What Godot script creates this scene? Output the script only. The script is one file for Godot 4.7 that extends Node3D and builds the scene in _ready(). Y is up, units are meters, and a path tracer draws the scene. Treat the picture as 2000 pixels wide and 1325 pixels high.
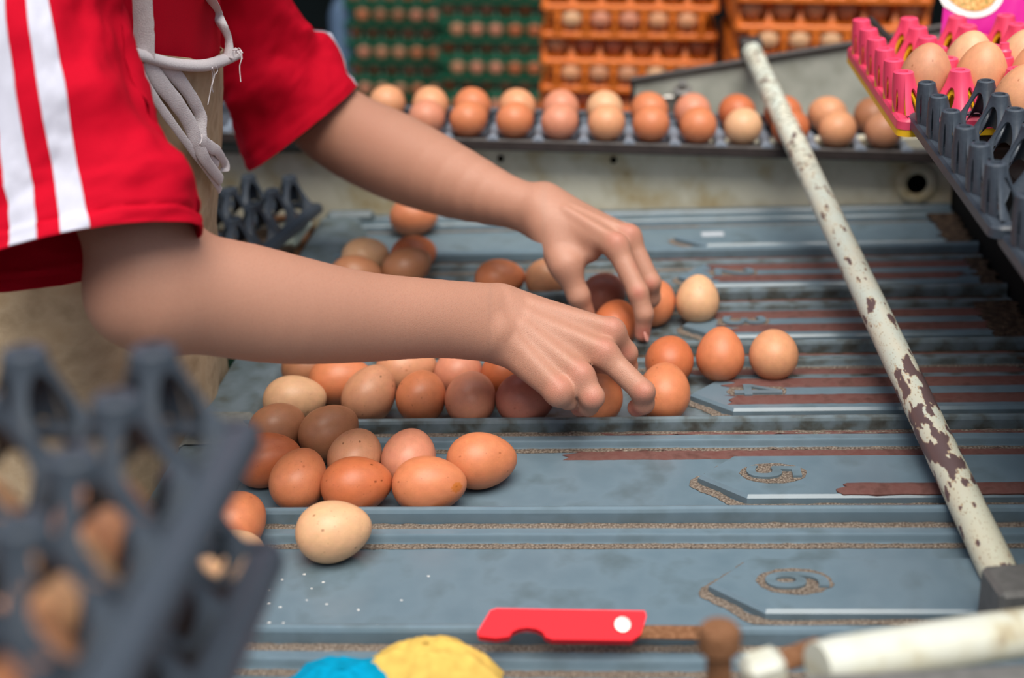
extends Node3D
# A worker sorting brown eggs at the numbered lanes of a grading machine. World axes follow the machine: x along the lanes, z towards the near side, y up.

var M := {}
var noise := FastNoiseLite.new()

func _ready() -> void:
	setup_camera_and_light()
	make_materials()
	build_surroundings()
	build_lanes()
	build_machine()
	build_conveyor()
	build_guard_bar()
	build_trays()
	build_stacks()
	build_person()
	build_table_eggs()
	build_small_things()

# ------------------------------------------------------------------ camera, sky, light
func setup_camera_and_light() -> void:
	var cam := Camera3D.new()
	cam.name = "camera"
	add_child(cam)
	cam.transform = Transform3D(Basis(Vector3(0.99630, -0.04599, -0.07258), Vector3(0.01379, 0.91932, -0.39328), Vector3(0.08482, 0.39082, 0.91655)), Vector3(0, 0.56, 0))
	var at := CameraAttributesPhysical.new()
	at.frustum_focal_length = 50.32
	at.frustum_near = 0.05
	at.frustum_far = 60.0
	at.frustum_focus_distance = 1.15
	at.exposure_aperture = 3.6
	cam.attributes = at
	cam.current = true
	var sky_m := ProceduralSkyMaterial.new()
	sky_m.sky_top_color = Color(0.88, 0.93, 1.0)
	sky_m.sky_horizon_color = Color(0.44, 0.47, 0.52)
	sky_m.sky_curve = 0.30
	sky_m.ground_horizon_color = Color(0.22, 0.21, 0.20)
	sky_m.ground_bottom_color = Color(0.10, 0.095, 0.09)
	var sky := Sky.new()
	sky.sky_material = sky_m
	var e := Environment.new()
	e.background_mode = Environment.BG_SKY
	e.sky = sky
	e.tonemap_mode = Environment.TONE_MAPPER_LINEAR
	e.tonemap_exposure = 0.87
	e.sdfgi_enabled = true
	e.ssao_enabled = true
	e.ssil_enabled = true
	var we := WorldEnvironment.new()
	we.name = "surrounding_air"
	we.environment = e
	add_child(we)
	var sun := DirectionalLight3D.new()   # the sun behind thin cloud: broad and weak
	sun.name = "veiled_sun"
	sun.light_energy = 1.7
	sun.light_color = Color(1.0, 0.97, 0.92)
	sun.light_angular_distance = 46.0
	sun.shadow_enabled = true
	sun.sky_mode = DirectionalLight3D.SKY_MODE_LIGHT_ONLY
	add_child(sun)
	sun.look_at_from_position(Vector3(0.28, 2.5, 0.05), Vector3(0, 0, -1.1))

# ------------------------------------------------------------------ names and tags
var used := {}
func numbered(s: String) -> String:
	var n: int = used.get(s, 0)
	used[s] = n + 1
	return s if n == 0 else "%s_%03d" % [s, n]

func tag(o: Node, label: String, category: String, group := "", kind := "") -> Node:
	o.set_meta("label", label)
	if category: o.set_meta("category", category)
	if group: o.set_meta("group", group)
	if kind: o.set_meta("kind", kind)
	return o

func thing(called: String, label: String, category: String, at := Transform3D(), group := "") -> Node3D:
	var o := Node3D.new()
	o.name = numbered(called)
	add_child(o)
	o.transform = at
	tag(o, label, category, group)
	return o

func part(called: String, mesh: Mesh, mat: Material, parent: Node3D, at := Transform3D(), label := "") -> MeshInstance3D:
	var o := MeshInstance3D.new()
	o.name = called if parent != self else numbered(called)
	o.mesh = mesh
	o.material_override = mat
	parent.add_child(o, true)
	o.transform = at
	if label: o.set_meta("label", label)
	return o

func solo(called: String, mesh: Mesh, mat: Material, label: String, category: String, at := Transform3D(), group := "") -> MeshInstance3D:
	var o := part(called, mesh, mat, self, at)
	tag(o, label, category, group)
	return o

func structure(called: String, mesh: Mesh, mat: Material, label: String) -> MeshInstance3D:
	var o := part(called, mesh, mat, self)
	tag(o, label, "", "", "structure")
	return o

# ------------------------------------------------------------------ mesh helpers: plain triangle soup, then normals smoothed up to a crease angle
class Soup:
	var t := PackedVector3Array()
	func tri(a: Vector3, b: Vector3, c: Vector3) -> void:   # counter-clockwise seen from outside
		t.append(a); t.append(c); t.append(b)
	func quad(a: Vector3, b: Vector3, c: Vector3, d: Vector3) -> void:
		tri(a, b, c); tri(a, c, d)
	func add(o: Soup, x: Transform3D) -> void:
		for p in o.t: t.append(x * p)
	func box(lo: Vector3, hi: Vector3, bevel := 0.001) -> void:
		xbox(Transform3D(Basis.IDENTITY, (lo + hi) / 2), hi - lo, bevel)
	func xbox(x: Transform3D, size: Vector3, bevel := 0.001) -> void:
		var h := size / 2
		var b := minf(bevel, minf(h.x, minf(h.y, h.z)) * 0.9)
		# three copies of every corner, one pushed to each face
		var c := {}
		for i in 8:
			var s := Vector3(1 if i & 1 else -1, 1 if i & 2 else -1, 1 if i & 4 else -1)
			c[i] = [x * (s * Vector3(h.x, h.y - b, h.z - b)), x * (s * Vector3(h.x - b, h.y, h.z - b)), x * (s * Vector3(h.x - b, h.y - b, h.z))]
		var faces := [[1, 3, 7, 5, 0], [0, 4, 6, 2, 0], [2, 6, 7, 3, 1], [0, 1, 5, 4, 1], [4, 5, 7, 6, 2], [0, 2, 3, 1, 2]]
		for f in faces:
			var k: int = f[4]
			quad(c[f[0]][k], c[f[1]][k], c[f[2]][k], c[f[3]][k])
		var edges := [[0, 1, 1, 2], [2, 3, 1, 2], [4, 5, 1, 2], [6, 7, 1, 2], [0, 2, 0, 2], [1, 3, 0, 2], [4, 6, 0, 2], [5, 7, 0, 2], [0, 4, 0, 1], [1, 5, 0, 1], [2, 6, 0, 1], [3, 7, 0, 1]]
		for e in edges:
			out_quad(c[e[0]][e[2]], c[e[1]][e[2]], c[e[1]][e[3]], c[e[0]][e[3]], x.origin)
		for i in 8:
			out_tri(c[i][0], c[i][1], c[i][2], x.origin)
	func out_tri(a: Vector3, b: Vector3, c: Vector3, from: Vector3) -> void:
		if (b - a).cross(c - a).dot((a + b + c) / 3 - from) < 0: tri(a, c, b)
		else: tri(a, b, c)
	func out_quad(a: Vector3, b: Vector3, c: Vector3, d: Vector3, from: Vector3) -> void:
		out_tri(a, b, c, from); out_tri(a, c, d, from)
	func lathe(prof: PackedVector2Array, n := 24, x := Transform3D()) -> void:   # (radius, height), from the bottom up
		for i in n:
			var a0 := TAU * i / n
			var a1 := TAU * (i + 1) / n
			for k in prof.size() - 1:
				var p := prof[k]
				var q := prof[k + 1]
				quad(x * Vector3(p.x * cos(a0), p.y, -p.x * sin(a0)), x * Vector3(p.x * cos(a1), p.y, -p.x * sin(a1)), x * Vector3(q.x * cos(a1), q.y, -q.x * sin(a1)), x * Vector3(q.x * cos(a0), q.y, -q.x * sin(a0)))
	func tube(pts: Array, rad: Array, n := 10, flat := 1.0, flat_dir := Vector3.UP) -> void:
		var rings := []
		var last := Vector3.ZERO
		for i in pts.size():
			var d: Vector3 = (pts[mini(i + 1, pts.size() - 1)] - pts[maxi(i - 1, 0)]).normalized()
			var u := flat_dir.cross(d)
			if u.length() < 0.05: u = Vector3(0.3, 0.2, 1).cross(d)
			if last != Vector3.ZERO and flat == 1.0: u = last - d * last.dot(d)
			u = u.normalized()
			last = u
			var w := d.cross(u)
			var ring := []
			for k in n:
				var a := TAU * k / n
				ring.append(pts[i] + (u * cos(a) + w * (sin(a) * flat)) * float(rad[mini(i, rad.size() - 1)]))
			rings.append(ring)
		for i in rings.size() - 1:
			for k in n:
				var m := (k + 1) % n
				quad(rings[i][k], rings[i][m], rings[i + 1][m], rings[i + 1][k])
		for k in range(1, n - 1):
			tri(rings[0][0], rings[0][k + 1], rings[0][k])
			tri(rings[-1][0], rings[-1][k], rings[-1][k + 1])
	func prism(poly: PackedVector2Array, h0: float, h1: float, x := Transform3D(), bevel := 0.0) -> void:   # polygon in x/z (counter-clockwise seen from above), from h0 up to h1; the top edge is chamfered
		var top := poly
		if bevel > 0.0:
			var inset := Geometry2D.offset_polygon(poly, -bevel)
			if inset.size() and inset[0].size() == poly.size():
				# match the order of the inset ring to the polygon
				top = PackedVector2Array()
				for p in poly:
					var best: Vector2 = inset[0][0]
					for q in inset[0]:
						if q.distance_to(p) < best.distance_to(p): best = q
					top.append(best)
		var n := poly.size()
		var f := func(p: Vector2, h: float) -> Vector3: return x * Vector3(p.x, h, p.y)
		var mid := Vector2.ZERO
		for p in poly: mid += p / n
		var area := 0.0
		for i in n: area += poly[i].cross(poly[(i + 1) % n])
		for i in n:
			var j := (i + 1) % n
			if area < 0:
				quad(f.call(poly[i], h0), f.call(poly[j], h0), f.call(poly[j], h1 - bevel), f.call(poly[i], h1 - bevel))
				if bevel > 0: quad(f.call(poly[i], h1 - bevel), f.call(poly[j], h1 - bevel), f.call(top[j], h1), f.call(top[i], h1))
			else:
				quad(f.call(poly[j], h0), f.call(poly[i], h0), f.call(poly[i], h1 - bevel), f.call(poly[j], h1 - bevel))
				if bevel > 0: quad(f.call(poly[j], h1 - bevel), f.call(poly[i], h1 - bevel), f.call(top[i], h1), f.call(top[j], h1))
		for pair in [[top, h1, true], [poly, h0, false]]:
			var ix := Geometry2D.triangulate_polygon(pair[0])
			for k in range(0, ix.size(), 3):
				var a: Vector3 = f.call(pair[0][ix[k]], pair[1])
				var b: Vector3 = f.call(pair[0][ix[k + 1]], pair[1])
				var c: Vector3 = f.call(pair[0][ix[k + 2]], pair[1])
				var up: bool = (x.basis.inverse() * (b - a).cross(c - a)).y > 0
				if up == pair[2]: tri(a, b, c)
				else: tri(a, c, b)
	func grid(nu: int, nv: int, f: Callable, thick := 0.0, wrap := false) -> void:   # f(u, v) -> point; the outside is to the left of u x v
		var p := []
		for i in nu + 1:
			var row := PackedVector3Array()
			for j in nv + 1: row.append(f.call(float(i) / nu, float(j) / nv))
			p.append(row)
		var q := []
		if thick > 0.0:
			for i in nu + 1:
				var row := PackedVector3Array()
				for j in nv + 1:
					var i0 := (i - 1 + nu) % nu if wrap else maxi(i - 1, 0)
					var i1 := (i + 1) % nu if wrap else mini(i + 1, nu)
					var nrm: Vector3 = (p[i1][j] - p[i0][j]).cross(p[i][mini(j + 1, nv)] - p[i][maxi(j - 1, 0)]).normalized()
					row.append(p[i][j] - nrm * thick)
				q.append(row)
		for i in nu:
			for j in nv:
				quad(p[i][j], p[i + 1][j], p[i + 1][j + 1], p[i][j + 1])
				if thick > 0.0: quad(q[i][j], q[i][j + 1], q[i + 1][j + 1], q[i + 1][j])
		if thick > 0.0:
			for i in nu:
				quad(q[i][0], q[i + 1][0], p[i + 1][0], p[i][0])
				quad(p[i][nv], p[i + 1][nv], q[i + 1][nv], q[i][nv])
			if not wrap:
				for j in nv:
					quad(p[0][j], p[0][j + 1], q[0][j + 1], q[0][j])
					quad(q[nu][j], q[nu][j + 1], p[nu][j + 1], p[nu][j])
	func profile(pts: PackedVector2Array, x0: float, x1: float, nx: int, wob: Callable) -> void:   # closed outline of (z, y) points, counter-clockwise seen from +x, drawn out along x
		var n := pts.size()
		for i in nx:
			var xa := lerpf(x0, x1, float(i) / nx)
			var xb := lerpf(x0, x1, float(i + 1) / nx)
			for k in n:
				var m := (k + 1) % n
				quad(wob.call(xa, pts[k]), wob.call(xa, pts[m]), wob.call(xb, pts[m]), wob.call(xb, pts[k]))
		var ix := Geometry2D.triangulate_polygon(pts)
		for k in range(0, ix.size(), 3):
			for e in [x0, x1]:
				var a: Vector3 = wob.call(e, pts[ix[k]])
				var b: Vector3 = wob.call(e, pts[ix[k + 1]])
				var c: Vector3 = wob.call(e, pts[ix[k + 2]])
				if ((b - a).cross(c - a).x > 0) == (e == x1): tri(a, b, c)
				else: tri(a, c, b)
	func mesh(crease := 40.0) -> ArrayMesh:
		var n := t.size()
		var fn := PackedVector3Array()
		var keys := PackedInt64Array()
		keys.resize(n)
		var at := {}
		for i in range(0, n, 3):
			fn.append((t[i + 2] - t[i]).cross(t[i + 1] - t[i]))   # area-weighted, outward
		for i in n:
			var p := t[i]
			var key := (roundi(p.x * 50000.0) + 200000000) * 1000000007 + (roundi(p.y * 50000.0) + 200000000) * 1000003 + roundi(p.z * 50000.0)
			keys[i] = key
			if at.has(key): at[key].append(i / 3)
			else: at[key] = PackedInt32Array([i / 3])
		var lim := cos(deg_to_rad(crease))
		var unit := PackedVector3Array()
		for v in fn: unit.append(v.normalized())
		var nn := PackedVector3Array()
		nn.resize(n)
		for i in n:
			var own := unit[i / 3]
			var sum := Vector3.ZERO
			for f in at[keys[i]]:
				if unit[f].dot(own) > lim: sum += fn[f]
			nn[i] = sum.normalized() if sum.length_squared() > 0 else own
		var arr := []
		arr.resize(Mesh.ARRAY_MAX)
		arr[Mesh.ARRAY_VERTEX] = t
		arr[Mesh.ARRAY_NORMAL] = nn
		var am := ArrayMesh.new()
		am.add_surface_from_arrays(Mesh.PRIMITIVE_TRIANGLES, arr)
		return am

func at(x: float, y: float, z: float) -> Transform3D:
	return Transform3D(Basis.IDENTITY, Vector3(x, y, z))

func posed(p: Vector3, yaw := 0.0, pitch := 0.0, roll := 0.0) -> Transform3D:
	return Transform3D(Basis.from_euler(Vector3(deg_to_rad(pitch), deg_to_rad(yaw), deg_to_rad(roll))), p)

func spline(pts: Array, n: int) -> Array:   # a smooth line through the points
	var c := Curve3D.new()
	for i in pts.size():
		var d: Vector3 = (pts[mini(i + 1, pts.size() - 1)] - pts[maxi(i - 1, 0)]) / 6.0
		c.add_point(pts[i], -d, d)
	var o := []
	for i in n + 1: o.append(c.samplef(float(i) / n * (pts.size() - 1)))
	return o

# ------------------------------------------------------------------ materials
func ramp(cols: Array, offs: Array = []) -> Gradient:
	var g := Gradient.new()
	var o := PackedFloat32Array()
	for i in cols.size(): o.append(offs[i] if offs.size() else float(i) / (cols.size() - 1))
	g.offsets = o
	g.colors = PackedColorArray(cols)
	return g

func ntex(seed_n: int, freq: float, g: Gradient, oct := 4, size := 512, kind := FastNoiseLite.TYPE_SIMPLEX_SMOOTH) -> NoiseTexture2D:
	var n := FastNoiseLite.new()
	n.seed = seed_n
	n.noise_type = kind
	n.frequency = freq
	n.fractal_octaves = oct
	var t := NoiseTexture2D.new()
	t.width = size
	t.height = size
	t.seamless = true
	t.noise = n
	if g: t.color_ramp = g
	return t

func mat(c: Color, rough: float, spec := 0.5, metal := 0.0) -> StandardMaterial3D:
	var m := StandardMaterial3D.new()
	m.albedo_color = c
	m.roughness = rough
	m.metallic_specular = spec
	m.metallic = metal
	return m

func tri(m: StandardMaterial3D, tex: Texture2D, scale := 4.0, bump: Texture2D = null, depth := 0.02) -> StandardMaterial3D:
	m.albedo_texture = tex
	m.uv1_triplanar = true
	m.uv1_scale = Vector3.ONE * scale
	if bump:
		m.heightmap_enabled = true
		m.heightmap_texture = bump
		m.heightmap_scale = depth
	return m

func c8(r: int, g: int, b: int) -> Color:
	return Color8(r, g, b)

func make_materials() -> void:
	noise.seed = 5
	noise.frequency = 1.0
	var grain := ntex(2, 0.08, null, 3, 256)
	var mott := ntex(11, 0.012, ramp([c8(255, 255, 255), c8(236, 238, 238), c8(214, 214, 210)], [0.2, 0.6, 1.0]), 5)
	M.lane = tri(mat(c8(103, 122, 134), 0.28, 0.5), ntex(3, 0.01, ramp([c8(232, 236, 238), c8(255, 255, 255), c8(214, 212, 206)], [0.0, 0.55, 1.0]), 5), 3.0, grain, 0.004)
	M.lane_dirty = tri(mat(c8(106, 120, 128), 0.34, 0.5), ntex(33, 0.014, ramp([c8(255, 255, 255), c8(232, 232, 228), c8(190, 176, 160), c8(140, 120, 104)], [0.25, 0.5, 0.72, 1.0]), 5), 5.0, grain, 0.004)
	M.rail = tri(mat(c8(106, 120, 128), 0.40), ntex(4, 0.012, ramp([c8(255, 255, 255), c8(228, 230, 226), c8(190, 180, 160)], [0.25, 0.62, 1.0]), 5), 4.0, grain, 0.004)
	M.grime = tri(mat(Color.WHITE, 0.95, 0.2), ntex(6, 0.06, ramp([c8(76, 66, 60), c8(114, 102, 92), c8(142, 130, 118), c8(176, 175, 170)], [0.1, 0.45, 0.75, 1.0]), 5), 12.0, ntex(7, 0.09, null, 3), 0.12)
	M.grime_dark = tri(mat(Color.WHITE, 0.95, 0.2), ntex(8, 0.03, ramp([c8(56, 46, 40), c8(82, 67, 56), c8(108, 92, 76)], [0.2, 0.6, 1.0]), 5), 6.0, ntex(7, 0.09, null, 3), 0.12)
	M.tape = tri(mat(c8(108, 75, 70), 0.75, 0.3), ntex(9, 0.02, ramp([c8(206, 200, 196), c8(255, 255, 255), c8(236, 214, 214)], [0.1, 0.5, 1.0]), 5), 5.0, ntex(10, 0.35, null, 1, 256), 0.012)
	M.torn = tri(mat(c8(196, 178, 160), 0.85, 0.2), mott, 20.0)
	M.ducttape = tri(mat(c8(128, 130, 124), 0.4, 0.5), mott, 12.0, grain, 0.01)
	M.cream = tri(mat(c8(222, 218, 200), 0.5), ntex(12, 0.008, ramp([c8(255, 255, 252), c8(240, 238, 230), c8(222, 208, 180), c8(176, 146, 108)], [0.35, 0.6, 0.85, 1.0]), 5), 3.0)
	M.panel = tri(mat(c8(186, 187, 176), 0.5), mott, 3.0)
	M.dark_steel = tri(mat(c8(56, 48, 47), 0.55), mott, 8.0)
	M.black = mat(c8(18, 18, 20), 0.7, 0.3)
	M.hole = mat(c8(10, 9, 9), 0.9, 0.1)
	M.belt = tri(mat(c8(70, 74, 84), 0.6), mott, 8.0)
	M.roller = mat(c8(128, 138, 152), 0.4)
	M.pipe = StandardMaterial3D.new()
	M.pipe.roughness = 0.38
	M.pipe.albedo_texture = chipped_paint()
	M.white_paint = tri(mat(c8(204, 206, 196), 0.45), ntex(14, 0.012, ramp([c8(255, 255, 255), c8(250, 248, 240), c8(226, 212, 186), c8(110, 74, 62)], [0.3, 0.62, 0.8, 0.98]), 5), 5.0)
	M.rust = tri(mat(c8(150, 112, 86), 0.85, 0.2), ntex(15, 0.03, ramp([c8(190, 176, 164), c8(255, 250, 244)], [0.2, 1.0]), 4), 14.0)
	M.block = tri(mat(c8(108, 106, 104), 0.5), mott, 14.0)
	M.steel = mat(c8(176, 172, 168), 0.35, 0.5, 0.8)
	M.tray_black = tri(mat(c8(66, 74, 84), 0.42, 0.5), ntex(16, 0.05, ramp([c8(215, 220, 226), c8(255, 255, 255)], [0.2, 0.8]), 4), 9.0, grain, 0.008)
	M.tray_pink = tri(mat(c8(238, 76, 112), 0.38, 0.5), ntex(17, 0.012, ramp([c8(255, 255, 255), c8(244, 226, 232)], [0.3, 1.0]), 4), 6.0)
	M.tray_yellow = mat(c8(244, 190, 30), 0.4)
	M.tray_green = mat(c8(2, 88, 60), 0.45)
	M.tray_orange = tri(mat(c8(214, 112, 36), 0.42), ntex(18, 0.01, ramp([c8(255, 255, 255), c8(240, 220, 200)], [0.3, 1.0]), 3), 4.0)
	M.shirt = tri(mat(c8(198, 2, 36), 0.85, 0.25), ntex(20, 0.4, ramp([c8(226, 226, 226), c8(255, 255, 255)], [0.2, 0.8]), 1, 256), 10.0, ntex(21, 0.5, null, 1, 256), 0.012)
	M.shirt.rim_enabled = true
	M.shirt.rim = 0.12
	M.shirt.rim_tint = 0.9
	M.stripe = tri(mat(c8(204, 204, 218), 0.7, 0.3), ntex(22, 0.4, ramp([c8(232, 232, 236), c8(255, 255, 255)], [0.2, 0.8]), 1, 256), 12.0, ntex(21, 0.5, null, 1, 256), 0.015)
	M.apron = tri(mat(c8(186, 164, 136), 0.85, 0.25), ntex(23, 0.012, ramp([c8(218, 214, 208), c8(255, 255, 255), c8(236, 228, 218)], [0.1, 0.5, 1.0]), 5), 4.0, ntex(21, 0.5, null, 1, 256), 0.012)
	M.cotton = tri(mat(c8(222, 217, 219), 0.85, 0.25), ntex(24, 0.25, ramp([c8(226, 220, 222), c8(255, 255, 255)], [0.1, 0.8]), 2, 256), 12.0, ntex(25, 0.3, null, 1, 256), 0.03)
	M.trousers = mat(c8(44, 46, 58), 0.9)
	M.hair = mat(c8(22, 18, 16), 0.5)
	M.skin = mat(Color.WHITE, 0.46, 0.45)
	M.skin.vertex_color_use_as_albedo = true
	M.skin.uv1_triplanar = true
	M.skin.uv1_scale = Vector3.ONE * 26.0
	M.skin.albedo_texture = ntex(26, 0.05, ramp([c8(226, 214, 208), c8(255, 255, 255), c8(246, 228, 222)], [0.1, 0.5, 1.0]), 5)
	M.skin.heightmap_enabled = true
	M.skin.heightmap_texture = ntex(27, 0.08, null, 3)
	M.skin.heightmap_scale = 0.03
	M.skin.subsurf_scatter_enabled = true
	M.skin.subsurf_scatter_strength = 0.06
	M.nail = mat(c8(214, 146, 132), 0.3)
	M.red_plastic = mat(c8(240, 8, 34), 0.5, 0.3)
	M.blue_cloth = tri(mat(c8(0, 150, 190), 0.9, 0.2), mott, 12.0)
	M.yellow_cloth = tri(mat(c8(226, 186, 96), 0.9, 0.2), mott, 12.0)
	M.foil = mat(c8(204, 26, 140), 0.3, 0.4)
	M.white_print = mat(c8(236, 232, 228), 0.4)
	M.noodles = tri(mat(Color.WHITE, 0.5), ntex(30, 0.05, ramp([c8(96, 130, 40), c8(196, 120, 40), c8(228, 176, 96), c8(240, 210, 150)], [0.2, 0.4, 0.65, 1.0]), 3, 256), 16.0)
	M.pale_clip = mat(c8(176, 186, 170), 0.5)
	M.wood = tri(mat(c8(104, 78, 58), 0.8), mott, 2.0)
	M.wall = tri(mat(c8(30, 40, 38), 0.9), mott, 0.6)
	M.floor = tri(mat(c8(92, 88, 84), 0.9), mott, 1.0)
	M.blue_drum = mat(c8(108, 134, 166), 0.5)
	M.green_crate = mat(c8(8, 62, 42), 0.5)
	# egg shells: three patterns times eight tones
	var shells := [shell_texture(1, 0), shell_texture(2, 1), shell_texture(3, 2)]
	var tones := [c8(214, 132, 90), c8(202, 114, 72), c8(178, 122, 88), c8(208, 148, 112), c8(226, 178, 136), c8(216, 144, 114), c8(198, 124, 104), c8(224, 160, 118)]
	var pores := ntex(31, 0.25, null, 2, 256)
	M.eggs = []
	for s in shells:
		var row := []
		for t in tones:
			var m := mat(t, 0.42, 0.45)
			m.albedo_texture = s
			m.heightmap_enabled = true
			m.heightmap_texture = pores
			m.heightmap_scale = 0.004
			m.subsurf_scatter_enabled = true
			m.subsurf_scatter_strength = 0.05
			row.append(m)
		M.eggs.append(row)

func shell_texture(sd: int, kind: int) -> ImageTexture:
	var w := 256
	var h := 128
	var im := Image.create(w, h, false, Image.FORMAT_RGB8)
	var n := FastNoiseLite.new()
	n.seed = sd
	n.frequency = 0.9
	var rng := RandomNumberGenerator.new()
	rng.seed = sd * 7
	for y in h:
		for x in w:
			var a := TAU * x / w
			var b := PI * y / h
			var p := Vector3(cos(a) * sin(b), cos(b), sin(a) * sin(b)) * 3.0
			var v := 0.95 + 0.05 * n.get_noise_3dv(p) + 0.035 * n.get_noise_3dv(p * 6.0)
			im.set_pixel(x, y, Color(v, v * (0.99 + 0.02 * n.get_noise_3dv(p + Vector3(9, 0, 0))), v * 0.99))
	var dots := 26 if kind == 0 else 70
	for i in dots:
		var y := int(acos(rng.randf_range(-0.95, 0.95)) / PI * h)
		var x := rng.randi() % w
		var r := 1 if rng.randf() < 0.85 else 2
		var s := rng.randf_range(0.6, 0.88) if kind else rng.randf_range(0.8, 0.93)
		for dy in range(-r + 1, r):
			for dx in range(-r + 1, r):
				var q := im.get_pixel(posmod(x + dx, w), clampi(y + dy, 0, h - 1))
				im.set_pixel(posmod(x + dx, w), clampi(y + dy, 0, h - 1), Color(q.r * s, q.g * s * 0.95, q.b * s * 0.9))
	if kind == 2:   # a dried yolk stain near one end
		for y in h:
			for x in w:
				var a := TAU * x / w
				var b := PI * y / h
				var p := Vector3(cos(a) * sin(b), cos(b), sin(a) * sin(b))
				var d := p.distance_to(Vector3(0.25, -0.75, 0.62).normalized()) + 0.08 * n.get_noise_3dv(p * 9.0)
				if d < 0.2:
					var q := im.get_pixel(x, y)
					im.set_pixel(x, y, q.lerp(Color(0.9, 0.78, 0.35), 0.55))
	return ImageTexture.create_from_image(im)

func chipped_paint() -> ImageTexture:   # v runs along the pipe from its far end to the near one
	var w := 128
	var h := 1024
	var im := Image.create(w, h, false, Image.FORMAT_RGB8)
	var n := FastNoiseLite.new()
	n.seed = 41
	n.frequency = 1.0
	n.fractal_octaves = 4
	for y in h:
		var v := float(y) / h
		for x in w:
			var a := TAU * x / w
			var p := Vector3(cos(a) * 0.9, v * 26.0, sin(a) * 0.9)
			var base := c8(204, 212, 202).lerp(c8(214, 210, 192), clampf(0.5 + n.get_noise_3dv(p * 0.7), 0, 1))
			if v > 0.7: base = base.lerp(c8(228, 220, 188), (v - 0.7) * 2.0)
			var chip := n.get_noise_3dv(Vector3(p.x * 1.1, p.y * 1.25, p.z * 1.1) + Vector3(40, 0, 0))
			var big := smoothstep(0.72, 0.79, v) * (1.0 - smoothstep(0.90, 0.94, v))
			var lim := lerpf(0.40, -0.04, big)
			if v < 0.42:      # worn rings near the far end
				var ring := n.get_noise_3dv(Vector3(p.x * 0.8, p.y * 5.0, p.z * 0.8))
				if ring > 0.24 + maxf(0.0, v - 0.2): base = c8(116, 110, 94)
			if chip > lim: base = c8(104, 84, 84)
			elif chip > lim - 0.05: base = base.lerp(c8(186, 150, 110), 0.6)
			elif n.get_noise_3dv(p * 9.0) > 0.42: base = base.lerp(c8(150, 120, 84), 0.6)
			im.set_pixel(x, y, base)
	return ImageTexture.create_from_image(im)

# ------------------------------------------------------------------ surroundings
const TILT := -2.8   # the machine's lanes climb a little to the right; what stands on the ground is level

func build_surroundings() -> void:
	var s := Soup.new()
	s.xbox(posed(Vector3(0, -0.95, -2.2), 0, 0, TILT), Vector3(9, 0.1, 7.4), 0.0)
	structure("floor", s.mesh(), M.floor, "grey concrete floor of the packing shed")
	s = Soup.new()
	s.xbox(posed(Vector3(0, 0.60, -5.2), 0, 0, TILT), Vector3(9, 3.1, 0.12), 0.0)
	structure("wall_back", s.mesh(), M.wall, "dark green back wall of the shed")
	s = Soup.new()
	s.xbox(posed(Vector3(0, 2.05, -3.95), 0, 0, TILT), Vector3(9, 0.06, 2.7), 0.0)
	structure("ceiling", s.mesh(), M.wall, "dark roof over the stacked trays at the back of the shed")
	s = Soup.new()
	s.lathe(PackedVector2Array([Vector2(0, 0), Vector2(0.042, 0), Vector2(0.047, 0.02), Vector2(0.047, 0.74), Vector2(0.038, 0.77), Vector2(0.022, 0.79), Vector2(0.022, 0.81), Vector2(0, 0.81)]), 24)
	solo("gas_cylinder", s.mesh(), M.blue_drum, "pale blue upright cylinder beside the left green tray stack", "cylinder", posed(Vector3(-0.80, -0.86, -3.86), 0, 0, TILT))

# ------------------------------------------------------------------ the lanes
const LIPS := [-1.690, -1.534, -1.404, -1.264, -1.1005, -0.947, -0.790, -0.630]
const LEFT := -0.345
const RIGHT := 0.385

func lane_outline(z0: float, z1: float, first: bool) -> PackedVector2Array:
	# (z, y) counter-clockwise seen from +x: along the top from the near edge back, then underneath
	var p := PackedVector2Array()
	var under := -0.006
	p.append(Vector2(z1 + 0.0035, 0.0035)); p.append(Vector2(z1 + 0.0035, 0.0125))
	for i in 5:   # rounded lip
		var a := PI * i / 4.0
		p.append(Vector2(z1 - 0.0005 + 0.004 * cos(a), 0.0128 + 0.0034 * sin(a)))
	p.append(Vector2(z1 - 0.0055, 0.003)); p.append(Vector2(z1 - 0.0075, 0.0008)); p.append(Vector2(z1 - 0.011, 0.0))
	if first:
		p.append(Vector2(z0 + 0.034, 0.0)); p.append(Vector2(z0 + 0.031, 0.001)); p.append(Vector2(z0 + 0.0305, 0.006)); p.append(Vector2(z0 + 0.029, 0.0075)); p.append(Vector2(z0 + 0.012, 0.0075))
		p.append(Vector2(z0 + 0.011, 0.010)); p.append(Vector2(z0 + 0.009, 0.012)); p.append(Vector2(z0, 0.012))
	else:
		p.append(Vector2(z0 + 0.030, 0.0)); p.append(Vector2(z0 + 0.0275, 0.0006)); p.append(Vector2(z0 + 0.0265, 0.0022)); p.append(Vector2(z0 + 0.0262, 0.0052)); p.append(Vector2(z0 + 0.0252, 0.0068)); p.append(Vector2(z0 + 0.0235, 0.0074))
		p.append(Vector2(z0 + 0.0165, 0.0070)); p.append(Vector2(z0 + 0.0140, 0.0042)); p.append(Vector2(z0 + 0.0040, 0.0038))
	p.append(Vector2(z0 + 0.0040, under)); p.append(Vector2(z1 + 0.0030, under))
	return p

func lane_y(z: float, z0: float) -> float:   # height of the lane's top at z, measured from the back lip
	var d := z - z0
	if d < 0.0145: return 0.0040
	if d < 0.0262: return 0.0073
	return 0.0

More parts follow.
